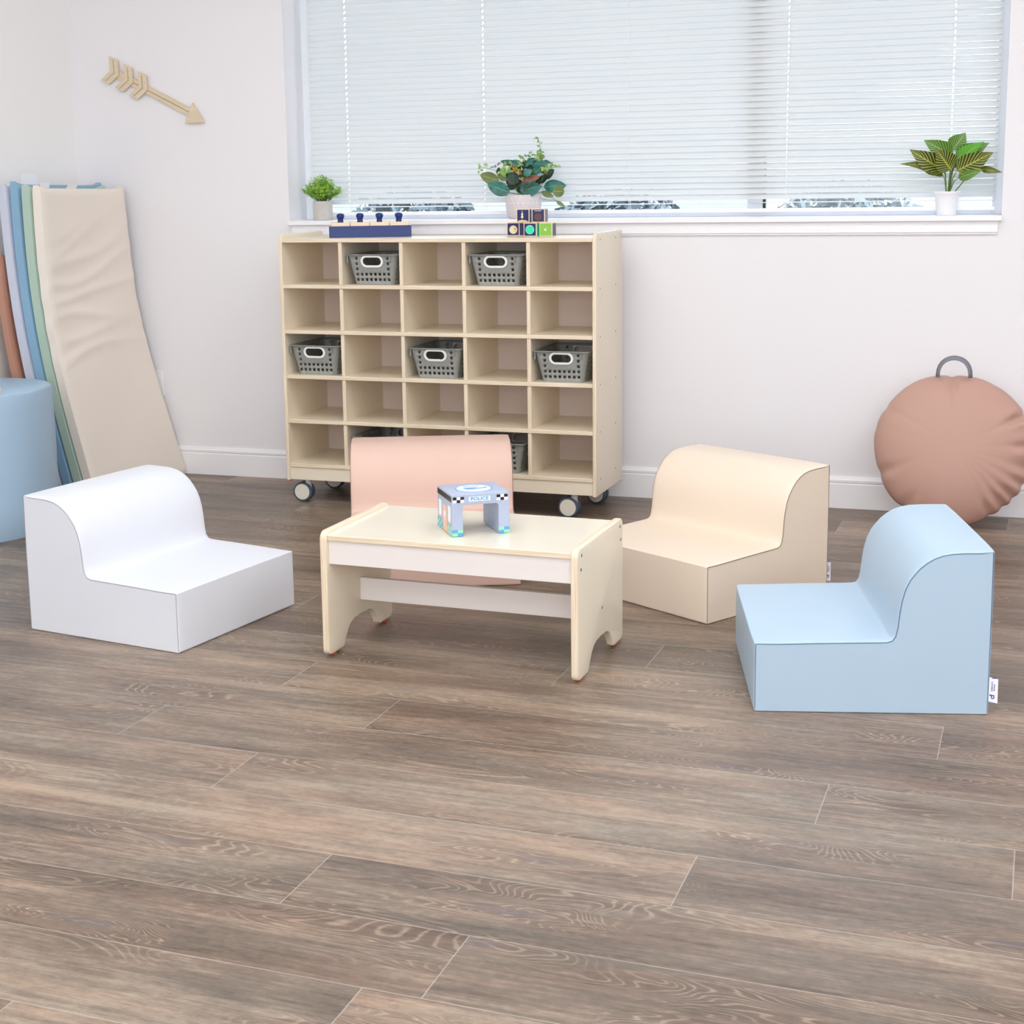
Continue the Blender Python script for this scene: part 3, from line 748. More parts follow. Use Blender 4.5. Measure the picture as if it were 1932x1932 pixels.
bm_obj('sign_letters', text_bm('POLICE', .0115, lambda a, b, t: (.072 + a, -.0011 + t, .0929 + b), bold=.00035, width=.046), M['sky_print'], sg)
# left side: dark stripe, two windows, door, coloured blocks
dec('dark_band', .0012, PD - .001, .0870, .1005, M['toy_dark'], 'l')
for a in (.0115, .1015):
    dec('window_pane', a, a + .024, .036, .074, M['white_print'], 'l')
    dec('window_ledge', a, a + .026, .031, .036, M['peach_print'], 'l')
dr = dec('door', .0500, .0860, .0015, .068, M['peach_print'], 'l')
dec('door_window', .0610, .0730, .040, .053, M['white_print'], 'l', .0004, dr)
checker('checker_blocks', .0010, .0012, .0460, .024, 4, 3, M['mint_print'], M['toy_body'], 'l')
checker('checker_blocks', .0920, .0012, .0460, .024, 4, 3, M['mint_print'], M['sky_print'], 'l')
# roof emblem
bm = plate(circle(.0765, .069, .0475, 48, .0475), [], E1, lambda a, b, t: (a, b, PH + t + .0002)); bm_obj('roof_ring', bm, M['sky_print'], pol)
bm = plate(circle(.0765, .069, .0435, 48, .0435), [], E1, lambda a, b, t: (a, b, PH + t + .0006)); rd = bm_obj('roof_disc', bm, M['white_print'], pol)
heli = [(.088, .0005)]
hp = [(.010, 0), (.016, .006), (.026, .0085), (.034, .0065), (.052, .0025), (.062, .006), (.067, .006), (.066, -.001), (.060, -.002), (.038, -.0045), (.030, -.008), (.018, -.0065)]
bm = plate([(.037 + a * 1.12, .066 + b * 1.3) for a, b in hp], [], E1, lambda a, b, t: (a, b, PH + t + .0010)); bm_obj('helicopter_print', bm, M['sky_print'], rd)
bm = merge([plate([(.045, .0795), (.086, .0765), (.086, .0775), (.045, .0805)], [], E1, lambda a, b, t: (a, b, PH + t + .0010)), plate([(.064, .074), (.066, .074), (.066, .079), (.064, .079)], [], E1, lambda a, b, t: (a, b, PH + t + .0010)),
            plate([(.050, .0485), (.078, .0485), (.078, .0497), (.050, .0497)], [], E1, lambda a, b, t: (a, b, PH + t + .0010))])
bm_obj('rotor_print', bm, M['sky_print'], rd)
bm_obj('roof_letters', text_bm('POLICE', .0130, lambda a, b, t: (.0765 - a, .0955 - b, PH + t + .0010), bold=.0002, width=.040), M['sky_print'], rd)

# ------------------------------------------------------------------ foam chairs
CWD, CDP = .5112, .5161
PROF = [(.004, .0), (.0, .004), (-.001, .08), (.0, .1600)]
BACKP = [(.05, .1615), (.13, .1640), (.21, .1660), (.27, .1672), (.290, .1680), (.3000, .1710), (.3060, .1800), (.3100, .1995), (.3135, .2355), (.3170, .2600), (.3240, .2870), (.3335, .3080), (.3440, .3230), (.3560, .3370),
         (.3700, .3490), (.3860, .3590), (.4040, .3660), (.4240, .3700), (.4500, .3718), (.4900, .3724), (.5161, .3724)]
REAR = [(.5175, .20), (.5161, .004), (.512, .0)]
def make_chair(colm, seamm, label, pos, rz, with_tag):
    t = thing('foam_chair', label, 'chair', (*pos, 0), rz, 'foam toddler chairs')
    prof = PROF + BACKP + REAR
    nx = 22; hw = CWD / 2; bm = bmesh.new()
    def puff(s):  # s in -1..1, small outward bulge of the strip and pinch near the side panels
        return (1 - abs(s) ** 6)
    cols = []
    xs = [-1, -.97, -.93, -.88, -.75, -.6, -.45, -.3, -.15, 0, .15, .3, .45, .6, .75, .88, .93, .97, 1]
    n = len(prof)
    nrm = []
    for i in range(n):
        a = Vector(prof[(i - 1) % n]); b = Vector(prof[(i + 1) % n]); d = (b - a).normalized(); nrm.append(Vector((d.y, -d.x)) * -1)
    for s in xs:
        k = puff(s); col = []
        for i, (y, z) in enumerate(prof):
            off = .0045 * (k - .0) - .0 if (z > .02) else 0
            nn = nrm[i]
            e = -.0022 if abs(s) == 1 else 0
            yy = y + nn.x * (off * .7 + e) * (1 if z > .02 else 0); zz = z + nn.y * (off * .7 + e) * (1 if z > .02 else 0)
            col.append(bm.verts.new((s * hw, yy, max(0.0005, zz))))
        cols.append(col)
    for a, b in zip(cols, cols[1:]):
        for i in range(n):
            j = (i + 1) % n; bm.faces.new((a[i], a[j], b[j], b[i]))
    bm.faces.new(cols[0][::-1]); bm.faces.new(cols[-1])
    bmesh.ops.recalc_face_normals(bm, faces=bm.faces[:])
    bm_obj('body', bm, colm, t, smooth=46, bevel=.0045)
    for sx in (-1, 1):
        pts = []
        for i in range(3, n - 2):
            y, z = prof[i]; nn = nrm[i]; pts.append((sx * (hw - .0002), y + nn.x * -.0035, z + nn.y * -.0035))
        bm = bmesh.new(); tube(bm, pts, .0012, 6); tube(bm, [(sx * (hw - .0002), .0030, .157), (sx * (hw - .0002), .0030, .006)], .0010, 6); tube(bm, [(sx * (hw - .0002), .5135, .369), (sx * (hw - .0002), .5135, .006)], .0010, 6)
        bm_obj('seam', bm, seamm, t, smooth=60)
    if with_tag:
        x = hw - .004
        bm = plate([(.000, 0), (.0200, -.004), (.0195, .052), (.000, .057)], [], .0008, lambda a, b, tt: (x + tt + .10 * a * 0, .5161 + a, .030 + b))
        tg = bm_obj('tag', bm, M['tag_cloth'], t); tg['label'] = 'white woven tag with blue lettering'
        f = lambda oa, ob: (lambda a, b, tt: (x + .0005 + tt, .5161 + oa - b, .030 + ob + a))
        bms = [text_bm('cf', .0150, f(.0080, .0110), bold=.0004), text_bm("children's", .0052, f(.0065, .0350), bold=.0001, width=.023), text_bm('factory', .0052, f(.0115, .0330), bold=.0001, width=.016)]
        bm_obj('tag_lettering', merge(bms), M['tag_ink'], tg)
        boxes('tag_mark', [(x - .0007, x + .0009, .5161 + .006, .5161 + .0155, .0835, .0850)], M['tag_ink'], tg)
    return t
make_chair(M['white_vinyl'], M['seam_white'], 'white foam toddler chair left of the table, turned to the right', (-.5199, -1.9954), 1.4084, False)
make_chair(M['blue_vinyl'], M['seam_blue'], 'pale blue foam toddler chair on the right, facing left', (.8519, -2.0123), -1.3250, True)
make_chair(M['cream_vinyl'], M['seam_cream'], 'cream foam toddler chair between the table and the blue chair', (.4672, -1.4809), -.5503, True)
make_chair(M['pink_vinyl'], M['seam_pink'], 'pink foam toddler chair behind the table, in front of the cabinet', (-.1584, -1.4524), .3800, False)

# ------------------------------------------------------------------ mats leaning in the corner
def make_mat(label, TL, TR_, BL, BR, T, sag, colm, wr=0.0, seed=0, tags=()):
    root = thing('folding_mat', label, 'mat', (BL[0], BL[1], 0), 0, 'foam mats leaning in the corner')
    TL, TR_, BL, BR = map(Vector, (TL, TR_, BL, BR)); o = Vector((BL[0], BL[1], 0))
    ns, ntt = 44, 110; rnd = random.Random(seed)
    bm = bmesh.new()
    folds = [(.19, .55, -.04), (.25, .8, .00), (.305, 1.0, .03), (.36, 1.0, .05), (.415, 1.0, .02), (.47, .9, -.02), (.53, .9, -.05), (.14, .35, -.06)]
    def S(s, t, back):
        top = TL.lerp(TR_, s); bot = BL.lerp(BR, s); p = top.lerp(bot, t)
        f = sag * (math.sin(PI * min(1, t)) ** 1.0 * (1 - .25 * t) )
        p = p + Vector((-1, 0, 0)) * f
        w = 0
        if wr and not back:
            for c, amp, bow in folds:
                cc = c + bow * (s - .3) * 1.2 - (.16 * (1 - c * 1.6)) * (s - .15) + .012 * math.sin(s * 6 + c * 40) - .10 * (s - .2) ** 2 * (1 if c < .4 else -.6)
                w += amp * math.exp(-((t - cc) / .017) ** 2) * (.35 + .65 * math.exp(-((s - .28) / .42) ** 2)) * min(1, s / .04) 
            w = wr * (w - .35 * math.exp(-((t - .36) / .16) ** 2))
            w += .003 * math.sin(s * 7 + t * 9) * math.sin(PI * t)
        # pointed corners
        if t < .03:
            for cs in (0, 1): p = p + Vector((0, 0, .012 * math.exp(-abs(s - cs) / .03) * (1 - t / .03)))
        ed = min(s, 1 - s) * .61
        rd = 0 if ed > .02 else (.02 - ed) ** 2 * 14
        te = min(t, 1 - t) * 1.2
        rd += 0 if te > .025 else (.025 - te) ** 2 * 14
        q = p + Vector((w - rd, 0, 0)) if not back else p + Vector((-T + rd * .6, 0, 0))
        if wr and (s == 0): q = q + Vector((0, -.002 * math.sin(t * 60) * math.exp(-((t - .4) / .2) ** 2), 0))
        return q - o
    F = [[bm.verts.new(S(i / ns, j / ntt, False)) for j in range(ntt + 1)] for i in range(ns + 1)]
    B = [[bm.verts.new(S(i / ns, j / ntt, True)) for j in range(ntt + 1)] for i in range(ns + 1)]
    for i in range(ns):
        for j in range(ntt):
            bm.faces.new((F[i][j], F[i][j + 1], F[i + 1][j + 1], F[i + 1][j])); bm.faces.new((B[i][j], B[i + 1][j], B[i + 1][j + 1], B[i][j + 1]))
    for j in range(ntt):
        bm.faces.new((F[0][j], B[0][j], B[0][j + 1], F[0][j + 1])); bm.faces.new((F[ns][j], F[ns][j + 1], B[ns][j + 1], B[ns][j]))
    for i in range(ns):
        bm.faces.new((F[i][0], F[i + 1][0], B[i + 1][0], B[i][0])); bm.faces.new((F[i][ntt], B[i][ntt], B[i + 1][ntt], F[i + 1][ntt]))
    bmesh.ops.recalc_face_normals(bm, faces=bm.faces[:])
    bm_obj('cover', bm, colm, root, smooth=50)
    for (s, w, h, off, tilt) in tags:
        p = S(s, 0, False) + Vector((off, 0, -.004))
        bm = bmesh.new()
        a = [p + Vector((0, -w / 2, 0)), p + Vector((0, w / 2, 0)), p + Vector((tilt, w / 2 + tilt * .3, h)), p + Vector((tilt, -w / 2 + tilt * .3, h))]
        vs = [bm.verts.new(v) for v in a] + [bm.verts.new(v + Vector((.001, 0, 0))) for v in a]
        for f in ((0, 1, 2, 3), (7, 6, 5, 4), (0, 4, 5, 1), (1, 5, 6, 2), (2, 6, 7, 3), (3, 7, 4, 0)): bm.faces.new([vs[i] for i in f])
        tg = bm_obj('tag', bm, M['tag_cloth'], root); tg['label'] = 'white cloth tag'
    return root
make_mat('cream foam mat, frontmost of the mats leaning in the corner, wrinkled', (-1.997, -.661, 1.190), (-2.016, -.062, 1.184), (-1.858, -.622, .001), (-1.812, -.016, .001), .045, .058, M['mat_cream'], .0075, 1, [(.42, .065, .02, -.030, .012)])
def stackmat(i, dz, dy, colm, label, T=.043, tags=(), sag=.058):
    dx = -.0505 * i
    return make_mat(label, (-1.997 + dx, -.661 + dy, 1.190 + dz), (-2.016 + dx, -.062 - (.05 if i == 1 else 0), 1.184 + dz), (-1.858 + dx, -.622 + dy, .001), (-1.812 + dx, -.022, .001), T, sag - .004 * i, colm, 0, i, tags)
stackmat(1, .003, .0, M['mat_green'], 'sage green foam mat just behind the cream mat', tags=[(.25, .06, .026, -.020, .004)])
stackmat(2, .016, .0, M['mat_blue'], 'blue foam mat behind the sage green mat', tags=[(.22, .10, .046, -.030, -.002)])
stackmat(3, .008, .0, M['mat_lavender'], 'pale lavender foam mat behind the blue mat')
stackmat(4, -.25, .0, M['mat_terra'], 'terracotta foam mat nearest the left wall', T=.036)

# ------------------------------------------------------------------ blue foam stool at the left edge
def stool():
    poly = [(-1.90, -1.43), (-1.835, -1.372), (-1.790, -1.310), (-1.762, -1.25), (-1.752, -1.17), (-1.760, -1.10), (-1.773, -1.04), (-1.792, -.966), (-1.858, -.898), (-1.938, -.850), (-2.03, -.838), (-2.12, -.846), (-2.205, -.88), (-2.235, -1.00), (-2.235, -1.25), (-2.19, -1.40), (-2.06, -1.455)]
    t = thing('foam_stool', 'light blue foam stool cut off by the left edge', 'stool', (-2.0, -1.13, 0))
    bm = bmesh.new(); zs = [.0005, .006, .12, .30, .45, .492, .500, .5025]; sc = [.985, .998, 1.0, 1.004, 1.002, 1.0, .992, .978]
    rings = [[bm.verts.new(((x + 2.0) * s, (y + 1.13) * s, z)) for x, y in poly] for z, s in zip(zs, sc)]
    for a, b in zip(rings, rings[1:]):
        for i in range(len(poly)): j = (i + 1) % len(poly); bm.faces.new((a[i], a[j], b[j], b[i]))
    bm.faces.new(rings[0][::-1]); bm.faces.new(rings[-1]); bmesh.ops.recalc_face_normals(bm, faces=bm.faces[:])
    bm_obj('body', bm, M['stool_blue'], t, smooth=40)
    return t
stool()
bm = bmesh.new(); revolve(bm, [(.012, -.16), (.016, -.155), (.017, -.01), (.014, -.002), (.008, 0)], 24, (0, 0, 0), 'x')
o = bm_obj('wooden_dowel', bm, M['wood'], None, smooth=50); o.location = (-1.798, -1.262, .5200); tag(o, 'round end of a pale wooden dowel lying on the blue stool', 'dowel')

# ------------------------------------------------------------------ wooden arrow on the back wall
def arrow():
    t = thing('wall_arrow', 'pale wooden arrow pointing down to the right on the back wall', 'wall decoration', (-1.8778, 0, 1.58))
    # direction along shaft
    p0 = Vector((-2.075, 1.655)); p1 = Vector((-1.712, 1.4750)); u = (p1 - p0).normalized(); v = Vector((-u.y, u.x))
    def G(a, b): q = p0 + u * a + v * b; return (q.x + 1.8778, q.y - 1.58)
    Ln = (p1 - p0).length
    def mk(name, pts, y0, y1, mat=None):
        bm = plate([G(a, b) for a, b in pts], [], y1 - y0, lambda a, b, tt: (a, -(y0 + y1) / 2 + tt, b), .0008)
        return bm_obj(name, bm, mat or M['arrow'], t, smooth=35)
    s = mk('shaft', [(.01, -.0165), (Ln + .005, -.0165), (Ln + .005, .0165), (.01, .0165)], .004, .012)
    bm = plate([G(a, b) for a, b in [(.1, -.001), (Ln, -.001), (Ln, .001), (.1, .001)]], [], .0005, lambda a, b, tt: (a, -.0122 + tt, b)); bm_obj('groove', bm, M['arrow_groove'], s)
    # arrowhead: measured points (-1.7115,1.5205) (-1.7505,1.4404) (-1.6636,1.4422)
    pts = [(-1.7115, 1.5205), (-1.7505, 1.4404), (-1.6636, 1.4422)]
    bm = plate([(x + 1.8778, z - 1.58) for x, z in pts], [], .010, lambda a, b, tt: (a, -.013 + tt, b), .0008); bm_obj('arrowhead', bm, M['arrow'], t, smooth=35)
    for k in range(3):
        a0 = -.035 + .072 * k
        f = mk('feather', [(a0, .052), (a0 + .026, .0), (a0, -.052), (a0 + .042, -.052), (a0 + .070, 0), (a0 + .042, .052)], .0122, .019)
        for sg in (-1, 1):
            bm = plate([G(a, b) for a, b in [(a0 + .046, 0), (a0 + .021, sg * .046), (a0 + .0225, sg * .046), (a0 + .048, 0)]], [], .0005, lambda a, b, tt: (a, -.0193 + tt, b)); bm_obj('groove', bm, M['arrow_groove'], f)
arrow()

# ------------------------------------------------------------------ wall outlet
t = thing('wall_outlet', 'white wall outlet plate beside the cream mat', 'outlet', (-1.955, 0, .378))
boxes('plate', [(-.036, .036, -.006, 0, -.052, .052)], M['outlet'], t, bevel=.002)
for s in (-1, 1):
    boxes('socket', [(-.016, .016, -.0075, -.0058, s * .022 - .014, s * .022 + .014)], M['outlet'], t, bevel=.001)
    boxes('socket_slot', [(-.007, -.005, -.0078, -.007, s * .022 - .003, s * .022 + .006), (.005, .007, -.0078, -.007, s * .022 - .003, s * .022 + .006)], M['dark'], t)

# ------------------------------------------------------------------ bean bag
def bean():
    t = thing('bean_bag', 'dusty rose round bean bag leaning on the back wall at the right', 'bean bag', (1.262, -.225, .2700), 0)
    nr, na = 40, 180; bm = bmesh.new(); R0 = .262
    def creases(a):
        # (angle deg, depth) around the rim; 0 = right, 90 = top
        return [(92, .016, 3.0), (28, .020, 3), (3, .018, 3), (-15, .014, 4), (-28, .016, 3), (-40, .02, 3), (-50, .02, 3), (-62, .014, 3), (200, .012, 4), (148, .008, 3), (-128, .012, 4), (-115, .010, 4), (165, .004, 3), (60, .005, 5)]
    def rim(a):
        d = math.degrees(a); r = 1.0 + .014 * math.sin(3 * a + .6) + .007 * math.sin(7 * a)
        for c, dep, w in creases(a):
            x = (d - c + 180) % 360 - 180
            r -= dep * 2.1 * math.exp(-(x / w) ** 2) * .8
        return r
    def surf(r, a, side):
        d = math.degrees(a); rr = rim(a) * r
        h = (max(0.0, 1 - r ** 2.6)) ** .55 * (.93 + .07 * (1 - r * r)) * (.105 if side > 0 else .07)
        w = 0
        for c, dep, wd in creases(a):
            x = (d - c + 180) % 360 - 180
            ww = wd * (1 + 1.2 * (1 - r))
            reach = 1.0 / (1 + math.exp(-(r - (1 - dep * 11)) * 20))
            w -= dep * 1.0 * math.exp(-(x / ww) ** 2) * reach * (1 - r ** 14)
            w += dep * .5 * math.exp(-((abs(x) - ww * 1.8) / ww) ** 2) * reach * (1 - r ** 10)
        w += .0015 * math.sin(3 * a + 1) * r * (1 - r)
        h += w * min(1.0, max(0.0, (r - .30) / .35))
        return R0 * rr * math.cos(a), R0 * .985 * rr * math.sin(a), h * side
    # frame: disc normal towards camera and slightly up
    N = Vector((.10, -.965, .24)).normalized(); X = Vector((0, 0, 1)).cross(N).normalized() * 1.0; X = N.cross(Vector((0, 0, 1))).normalized() * -1
    Y = N.cross(X).normalized()
    if Y.z < 0: Y = -Y
    if X.x < 0: X = -X
    def P(r, a, s):
        x, y, h = surf(r, a, s); return X * x + Y * y + N * h
    for side in (1, -1):
        c = bm.verts.new(P(0, 0, side)); prev = None
        for i in range(1, nr + 1):
            r = (i / nr) ** .8; ring = [bm.verts.new(P(r, 2 * PI * j / na, side)) for j in range(na)]
            for j in range(na):
                k = (j + 1) % na
                bm.faces.new((c, ring[j], ring[k]) if prev is None else (prev[j], ring[j], ring[k], prev[k]))
            prev = ring
    bmesh.ops.remove_doubles(bm, verts=bm.verts[:], dist=.0008); bmesh.ops.recalc_face_normals(bm, faces=bm.faces[:])
    bm_obj('cover', bm, M['bean'], t, smooth=80)
    # handle strap
    bm = bmesh.new(); pts = []
    for i in range(15):
        a = PI * i / 14; pts.append((-.052 * math.cos(a) - .006, .0, .245 + .066 * math.sin(a) ** .75))
    q = []
    for i, p in enumerate(pts):
        base = Vector(p) ; w = .012
        tw = .5 - i / 14 * .5
        rad = Vector((p[0] + .006, 0, p[2] - .245)).normalized(); dirv = Vector((0, .009, 0)) + rad * .0062
        q.append((bm.verts.new(base + dirv), bm.verts.new(base - dirv)))
    for a, b in zip(q, q[1:]): bm.faces.new((a[0], b[0], b[1], a[1]))
    s = bm_obj('handle', bm, M['strap'], t, smooth=60); md = s.modifiers.new('solid', 'SOLIDIFY'); md.thickness = .002
bean()

# ------------------------------------------------------------------ knobbed cylinder blocks and cubes on the cabinet
ZT = SH[0] + .0003
HP, HR, HL, HD = (-.968, -.3660), .405, .305, .138
t = thing('block_holder', 'long navy blue wooden block holder with eight knobbed lids on the cabinet top', 'toy', (*HP, ZT), HR)
bm = bmesh.new(); box(bm, 0, HL, .004, HD, 0, .038); box(bm, 0, HL, .004, .0075, .038, .0420); box(bm, 0, HL, HD - .0035, HD, .038, .0420); box(bm, 0, .0035, .0075, HD - .0035, .038, .0420); box(bm, HL - .0035, HL, .0075, HD - .0035, .038, .0420)
bm_obj('tray', bm, M['grey_paint'], t)
boxes('front_face', [(.0004, HL - .0004, 0, .0041, .0004, .0417)], M['navy'], t)
def knob_block():
    t = thing('knobbed_block', 'x', 'toy')
    boxes('block', [(-.0345, .0345, -.0305, .0305, 0, .0165)], M['wood'], t, bevel=.0015)
    bm = bmesh.new(); revolve(bm, [(.0110, 0), (.0102, .004), (.0098, .009), (.0115, .015), (.0140, .020), (.0145, .0245), (.0128, .0295), (.0075, .0322), (.002, .0328)], 24, (0, 0, .0165))
    bm_obj('knob', bm, M['navy'], t, smooth=60)
    return t
k0 = knob_block(); first = True; order = ['leftmost', 'second from left', 'third from left', 'rightmost']
for (ly, nm) in ((.0365, 'front row'), (.1025, 'rear row')):
    for i in range(4):
        k = k0 if first else dup(k0); first = False
        lx = .0425 + .0725 * i
        c, s = math.cos(HR), math.sin(HR)
        k.location = (HP[0] + c * lx - s * ly, HP[1] + s * lx + c * ly, ZT + .0383); k.rotation_euler = (0, 0, HR)
        k['label'] = 'blue knobbed wooden block, %s in the %s of the navy holder' % (order[i], nm); k['group'] = 'blue knobbed blocks in the navy holder'
CS = .0485
def cube(label, x, y, z, fm, sm, art, rz=0.0):
    t = thing('toy_cube', label, 'toy block', (x, y, z), rz, 'printed toy cubes on the cabinet top')
    boxes('block', [(0, CS, 0, CS, 0, CS)], M['wood'], t, bevel=.001)
    bd = .0028
    f = boxes('front_print', [(bd, CS - bd, -.0003, .0001, bd, CS - bd)], fm, t)
    boxes('side_print', [(CS - .0001, CS + .0003, bd, CS - bd, bd, CS - bd)], sm, t)
    def disc(cx, cz, r, mat, dy=.0006, nm='printed_disc', rz_=None):
        bm = plate(circle(cx, cz, r, 28, rz_), [], .0003, lambda a, b, tt: (a, -dy + tt, b)); bm_obj(nm, bm, mat, f)
    if art == 'moon':
        disc(.025, .0225, .0150, M['cream_print'])
        for a, b, r in ((.032, .025, .0024), (.0315, .0175, .0013), (.028, .031, .0012)): disc(a, b, r, M['brown_print'], .0009, 'crater_print')
    elif art == 'orbit':
        disc(.0315, .0225, .0070, M['white_print']); disc(.0315, .0225, .0064, M['navy_print'], .0009); disc(.0315, .0225, .0032, M['white_print'], .0012, 'sun_print')
        boxes('printed_bar', [(.0245, .0440, -.0009, -.0004, .0105, .0128)], M['white_print'], f)
    elif art == 'planet':
        disc(.0235, .0240, .0158, M['white_print']); disc(.0235, .0240, .0148, M['teal_print'], .0009)
        bm = plate([(.026, .024), (.0255, .036), (.032, .035)], [], .0003, lambda a, b, tt: (a, -.0012 + tt, b)); bm_obj('land_print', bm, M['green_print'], f)
    elif art == 'dot': disc(.0225, .0235, .0045, M['cream_print']); disc(.0285, .032, .0016, M['cream_print'])
    elif art == 'rocket':
        disc(.0215, .0200, .0048, M['cream_print']); disc(.0215, .0285, .0040, M['cream_print'])
        bm = plate([(.0195, .030), (.0215, .044), (.0235, .030)], [], .0003, lambda a, b, tt: (a, -.0009 + tt, b)); bm_obj('rocket_print', bm, M['white_print'], f)
        boxes('printed_bar', [(.0210, .0220, -.0009, -.0004, .0065, .0160)], M['white_print'], f)
        bm = plate([(.003, .0035)] + [(.0235 + .0195 * math.cos(math.radians(a)), .003 + .0055 * math.sin(math.radians(a))) for a in range(180, -1, -15)] + [(.0440, .0035)], [], .0003, lambda a, b, tt: (a, -.0010 + tt, b)); bm_obj('horizon_print', bm, M['cream_print'], f)
    elif art == 'brown':
        disc(.0235, .0195, .0130, M['brown_print']); boxes('printed_bar', [(.0105, .0355, -.0009, -.0004, .0405, .0418)], M['white_print'], f)
    return t
cy = -.262
cube('toy cube with a cratered moon print, leftmost of the bottom row', -.3187, -.2360, ZT, M['navy_print'], M['indigo_print'], 'moon')
cube('toy cube with a sun and orbit print, second in the bottom row', -.2700, -.2440, ZT, M['navy_print'], M['indigo_print'], 'orbit')
cube('toy cube with a round turquoise planet print on navy', -.2365, -.2935, ZT, M['navy_print'], M['teal_print'], 'planet')
cube('toy cube with a plain green face and small dot', -.1815, -.2810, ZT, M['green_print'], M['indigo_print'], 'dot')
cube('toy cube with a white rocket print, left of the upper two', -.2720, cy - .002, ZT + CS + .0004, M['navy_print'], M['indigo_print'], 'rocket')
cube('toy cube with a brown disc print, right of the upper two', -.2130, cy - .008, ZT + CS + .0004, M['navy_print'], M['indigo_print'], 'brown', .06)

# ------------------------------------------------------------------ plants on the sill
def leaf(bm, uvl, base, tip, width, nrm=(0, -1, 0), bend=.15, cup=.15, shape='oval', n=9, twist=0.0):
    base, tip = Vector(base), Vector(tip); d = tip - base; Ln = d.length; dn = d.normalized()
    nv = Vector(nrm); nv = (nv - dn * nv.dot(dn)).normalized(); sd = dn.cross(nv)
    if twist: 
        R_ = Matrix.Rotation(twist, 3, dn); nv = R_ @ nv; sd = R_ @ sd
    rows = []
    for i in range(n + 1):
        v = i / n
        if shape == 'oval': w = math.sin(PI * v ** .85) ** .7
        elif shape == 'lance': w = math.sin(PI * v ** .7) ** .9
        elif shape == 'round': w = math.sqrt(max(0, 1 - (2 * v - 1) ** 2))
        else: w = (math.sin(PI * v ** .62)) ** .95
        w = max(.02, w) * width / 2
        c = base + d * v + nv * (bend * Ln * math.sin(PI * v))
        row = []
        for j in range(5):
            u = j / 2 - 1
            row.append((bm.verts.new(c + sd * (w * u) + nv * (-cup * w * (1 - u * u) * 1.2)), (j / 4, v)))
        rows.append(row)
    for a, b in zip(rows, rows[1:]):
        for j in range(4):
            f = bm.faces.new((a[j][0], a[j + 1][0], b[j + 1][0], b[j][0])); f.smooth = True
            for lp, k in zip(f.loops, (a[j], a[j + 1], b[j + 1], b[j])): lp[uvl].uv = k[1]
def newleaf():
    bm = bmesh.new(); return bm, bm.loops.layers.uv.new('UVMap')

# left: feathery plant in concrete pot
def plant_left():
    t = thing('potted_plant', 'small feathery bright green plant in a round concrete pot', 'plant', (-1.187, .058, 1.0496))
    bm = bmesh.new(); revolve(bm, [(.037, 0), (.0385, .001), (.0390, .073), (.0385, .0745), (.0345, .0745), (.0340, .066)], 40); bm_obj('pot', bm, M['concrete'], t, smooth=40)
    bm = bmesh.new(); revolve(bm, [(.0345, .062), (.0340, .0665), (.001, .068)], 24); bm_obj('soil', bm, M['soil'], t, smooth=60)
    rnd = random.Random(5); A, ua = newleaf(); B, ub = newleaf(); S = bmesh.new()
    for i in range(125):
        a = rnd.random() * 2 * PI; e = rnd.random() ** .55; r = .078 * e
        ex, ey, ez = r * math.cos(a) * 1.12, r * math.sin(a) * .52, .070 + (.108 - .062 * e ** 2) * rnd.uniform(.72, 1.0)
        if rnd.random() < .10: ez -= .02; ex += .012
        b = Vector((ex * .22, ey * .25, .066)); tp = Vector((ex, ey, ez)); mid = (b + tp) / 2 + Vector((0, 0, .012))
        tube(S, [b, mid, tp], [.0007, .0006, .0004], 4)
        for k in range(19):
            v = .28 + .72 * k / 18; c = (b * (1 - v) ** 2 + mid * 2 * v * (1 - v) + tp * v * v)
            dr = Vector((rnd.uniform(-1, 1), rnd.uniform(-1, .8), rnd.uniform(-.3, 1.1))).normalized()
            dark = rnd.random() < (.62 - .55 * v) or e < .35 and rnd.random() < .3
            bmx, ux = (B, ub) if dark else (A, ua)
            leaf(bmx, ux, c, c + dr * rnd.uniform(.010, .018), rnd.uniform(.0022, .0034), (rnd.uniform(-1, 1), -1, rnd.uniform(-1, 1)), .1, .1, 'lance', 3)
    bm_obj('stem', S, M['stem_green'], t)
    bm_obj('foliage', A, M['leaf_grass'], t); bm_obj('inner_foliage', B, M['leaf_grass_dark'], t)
plant_left()

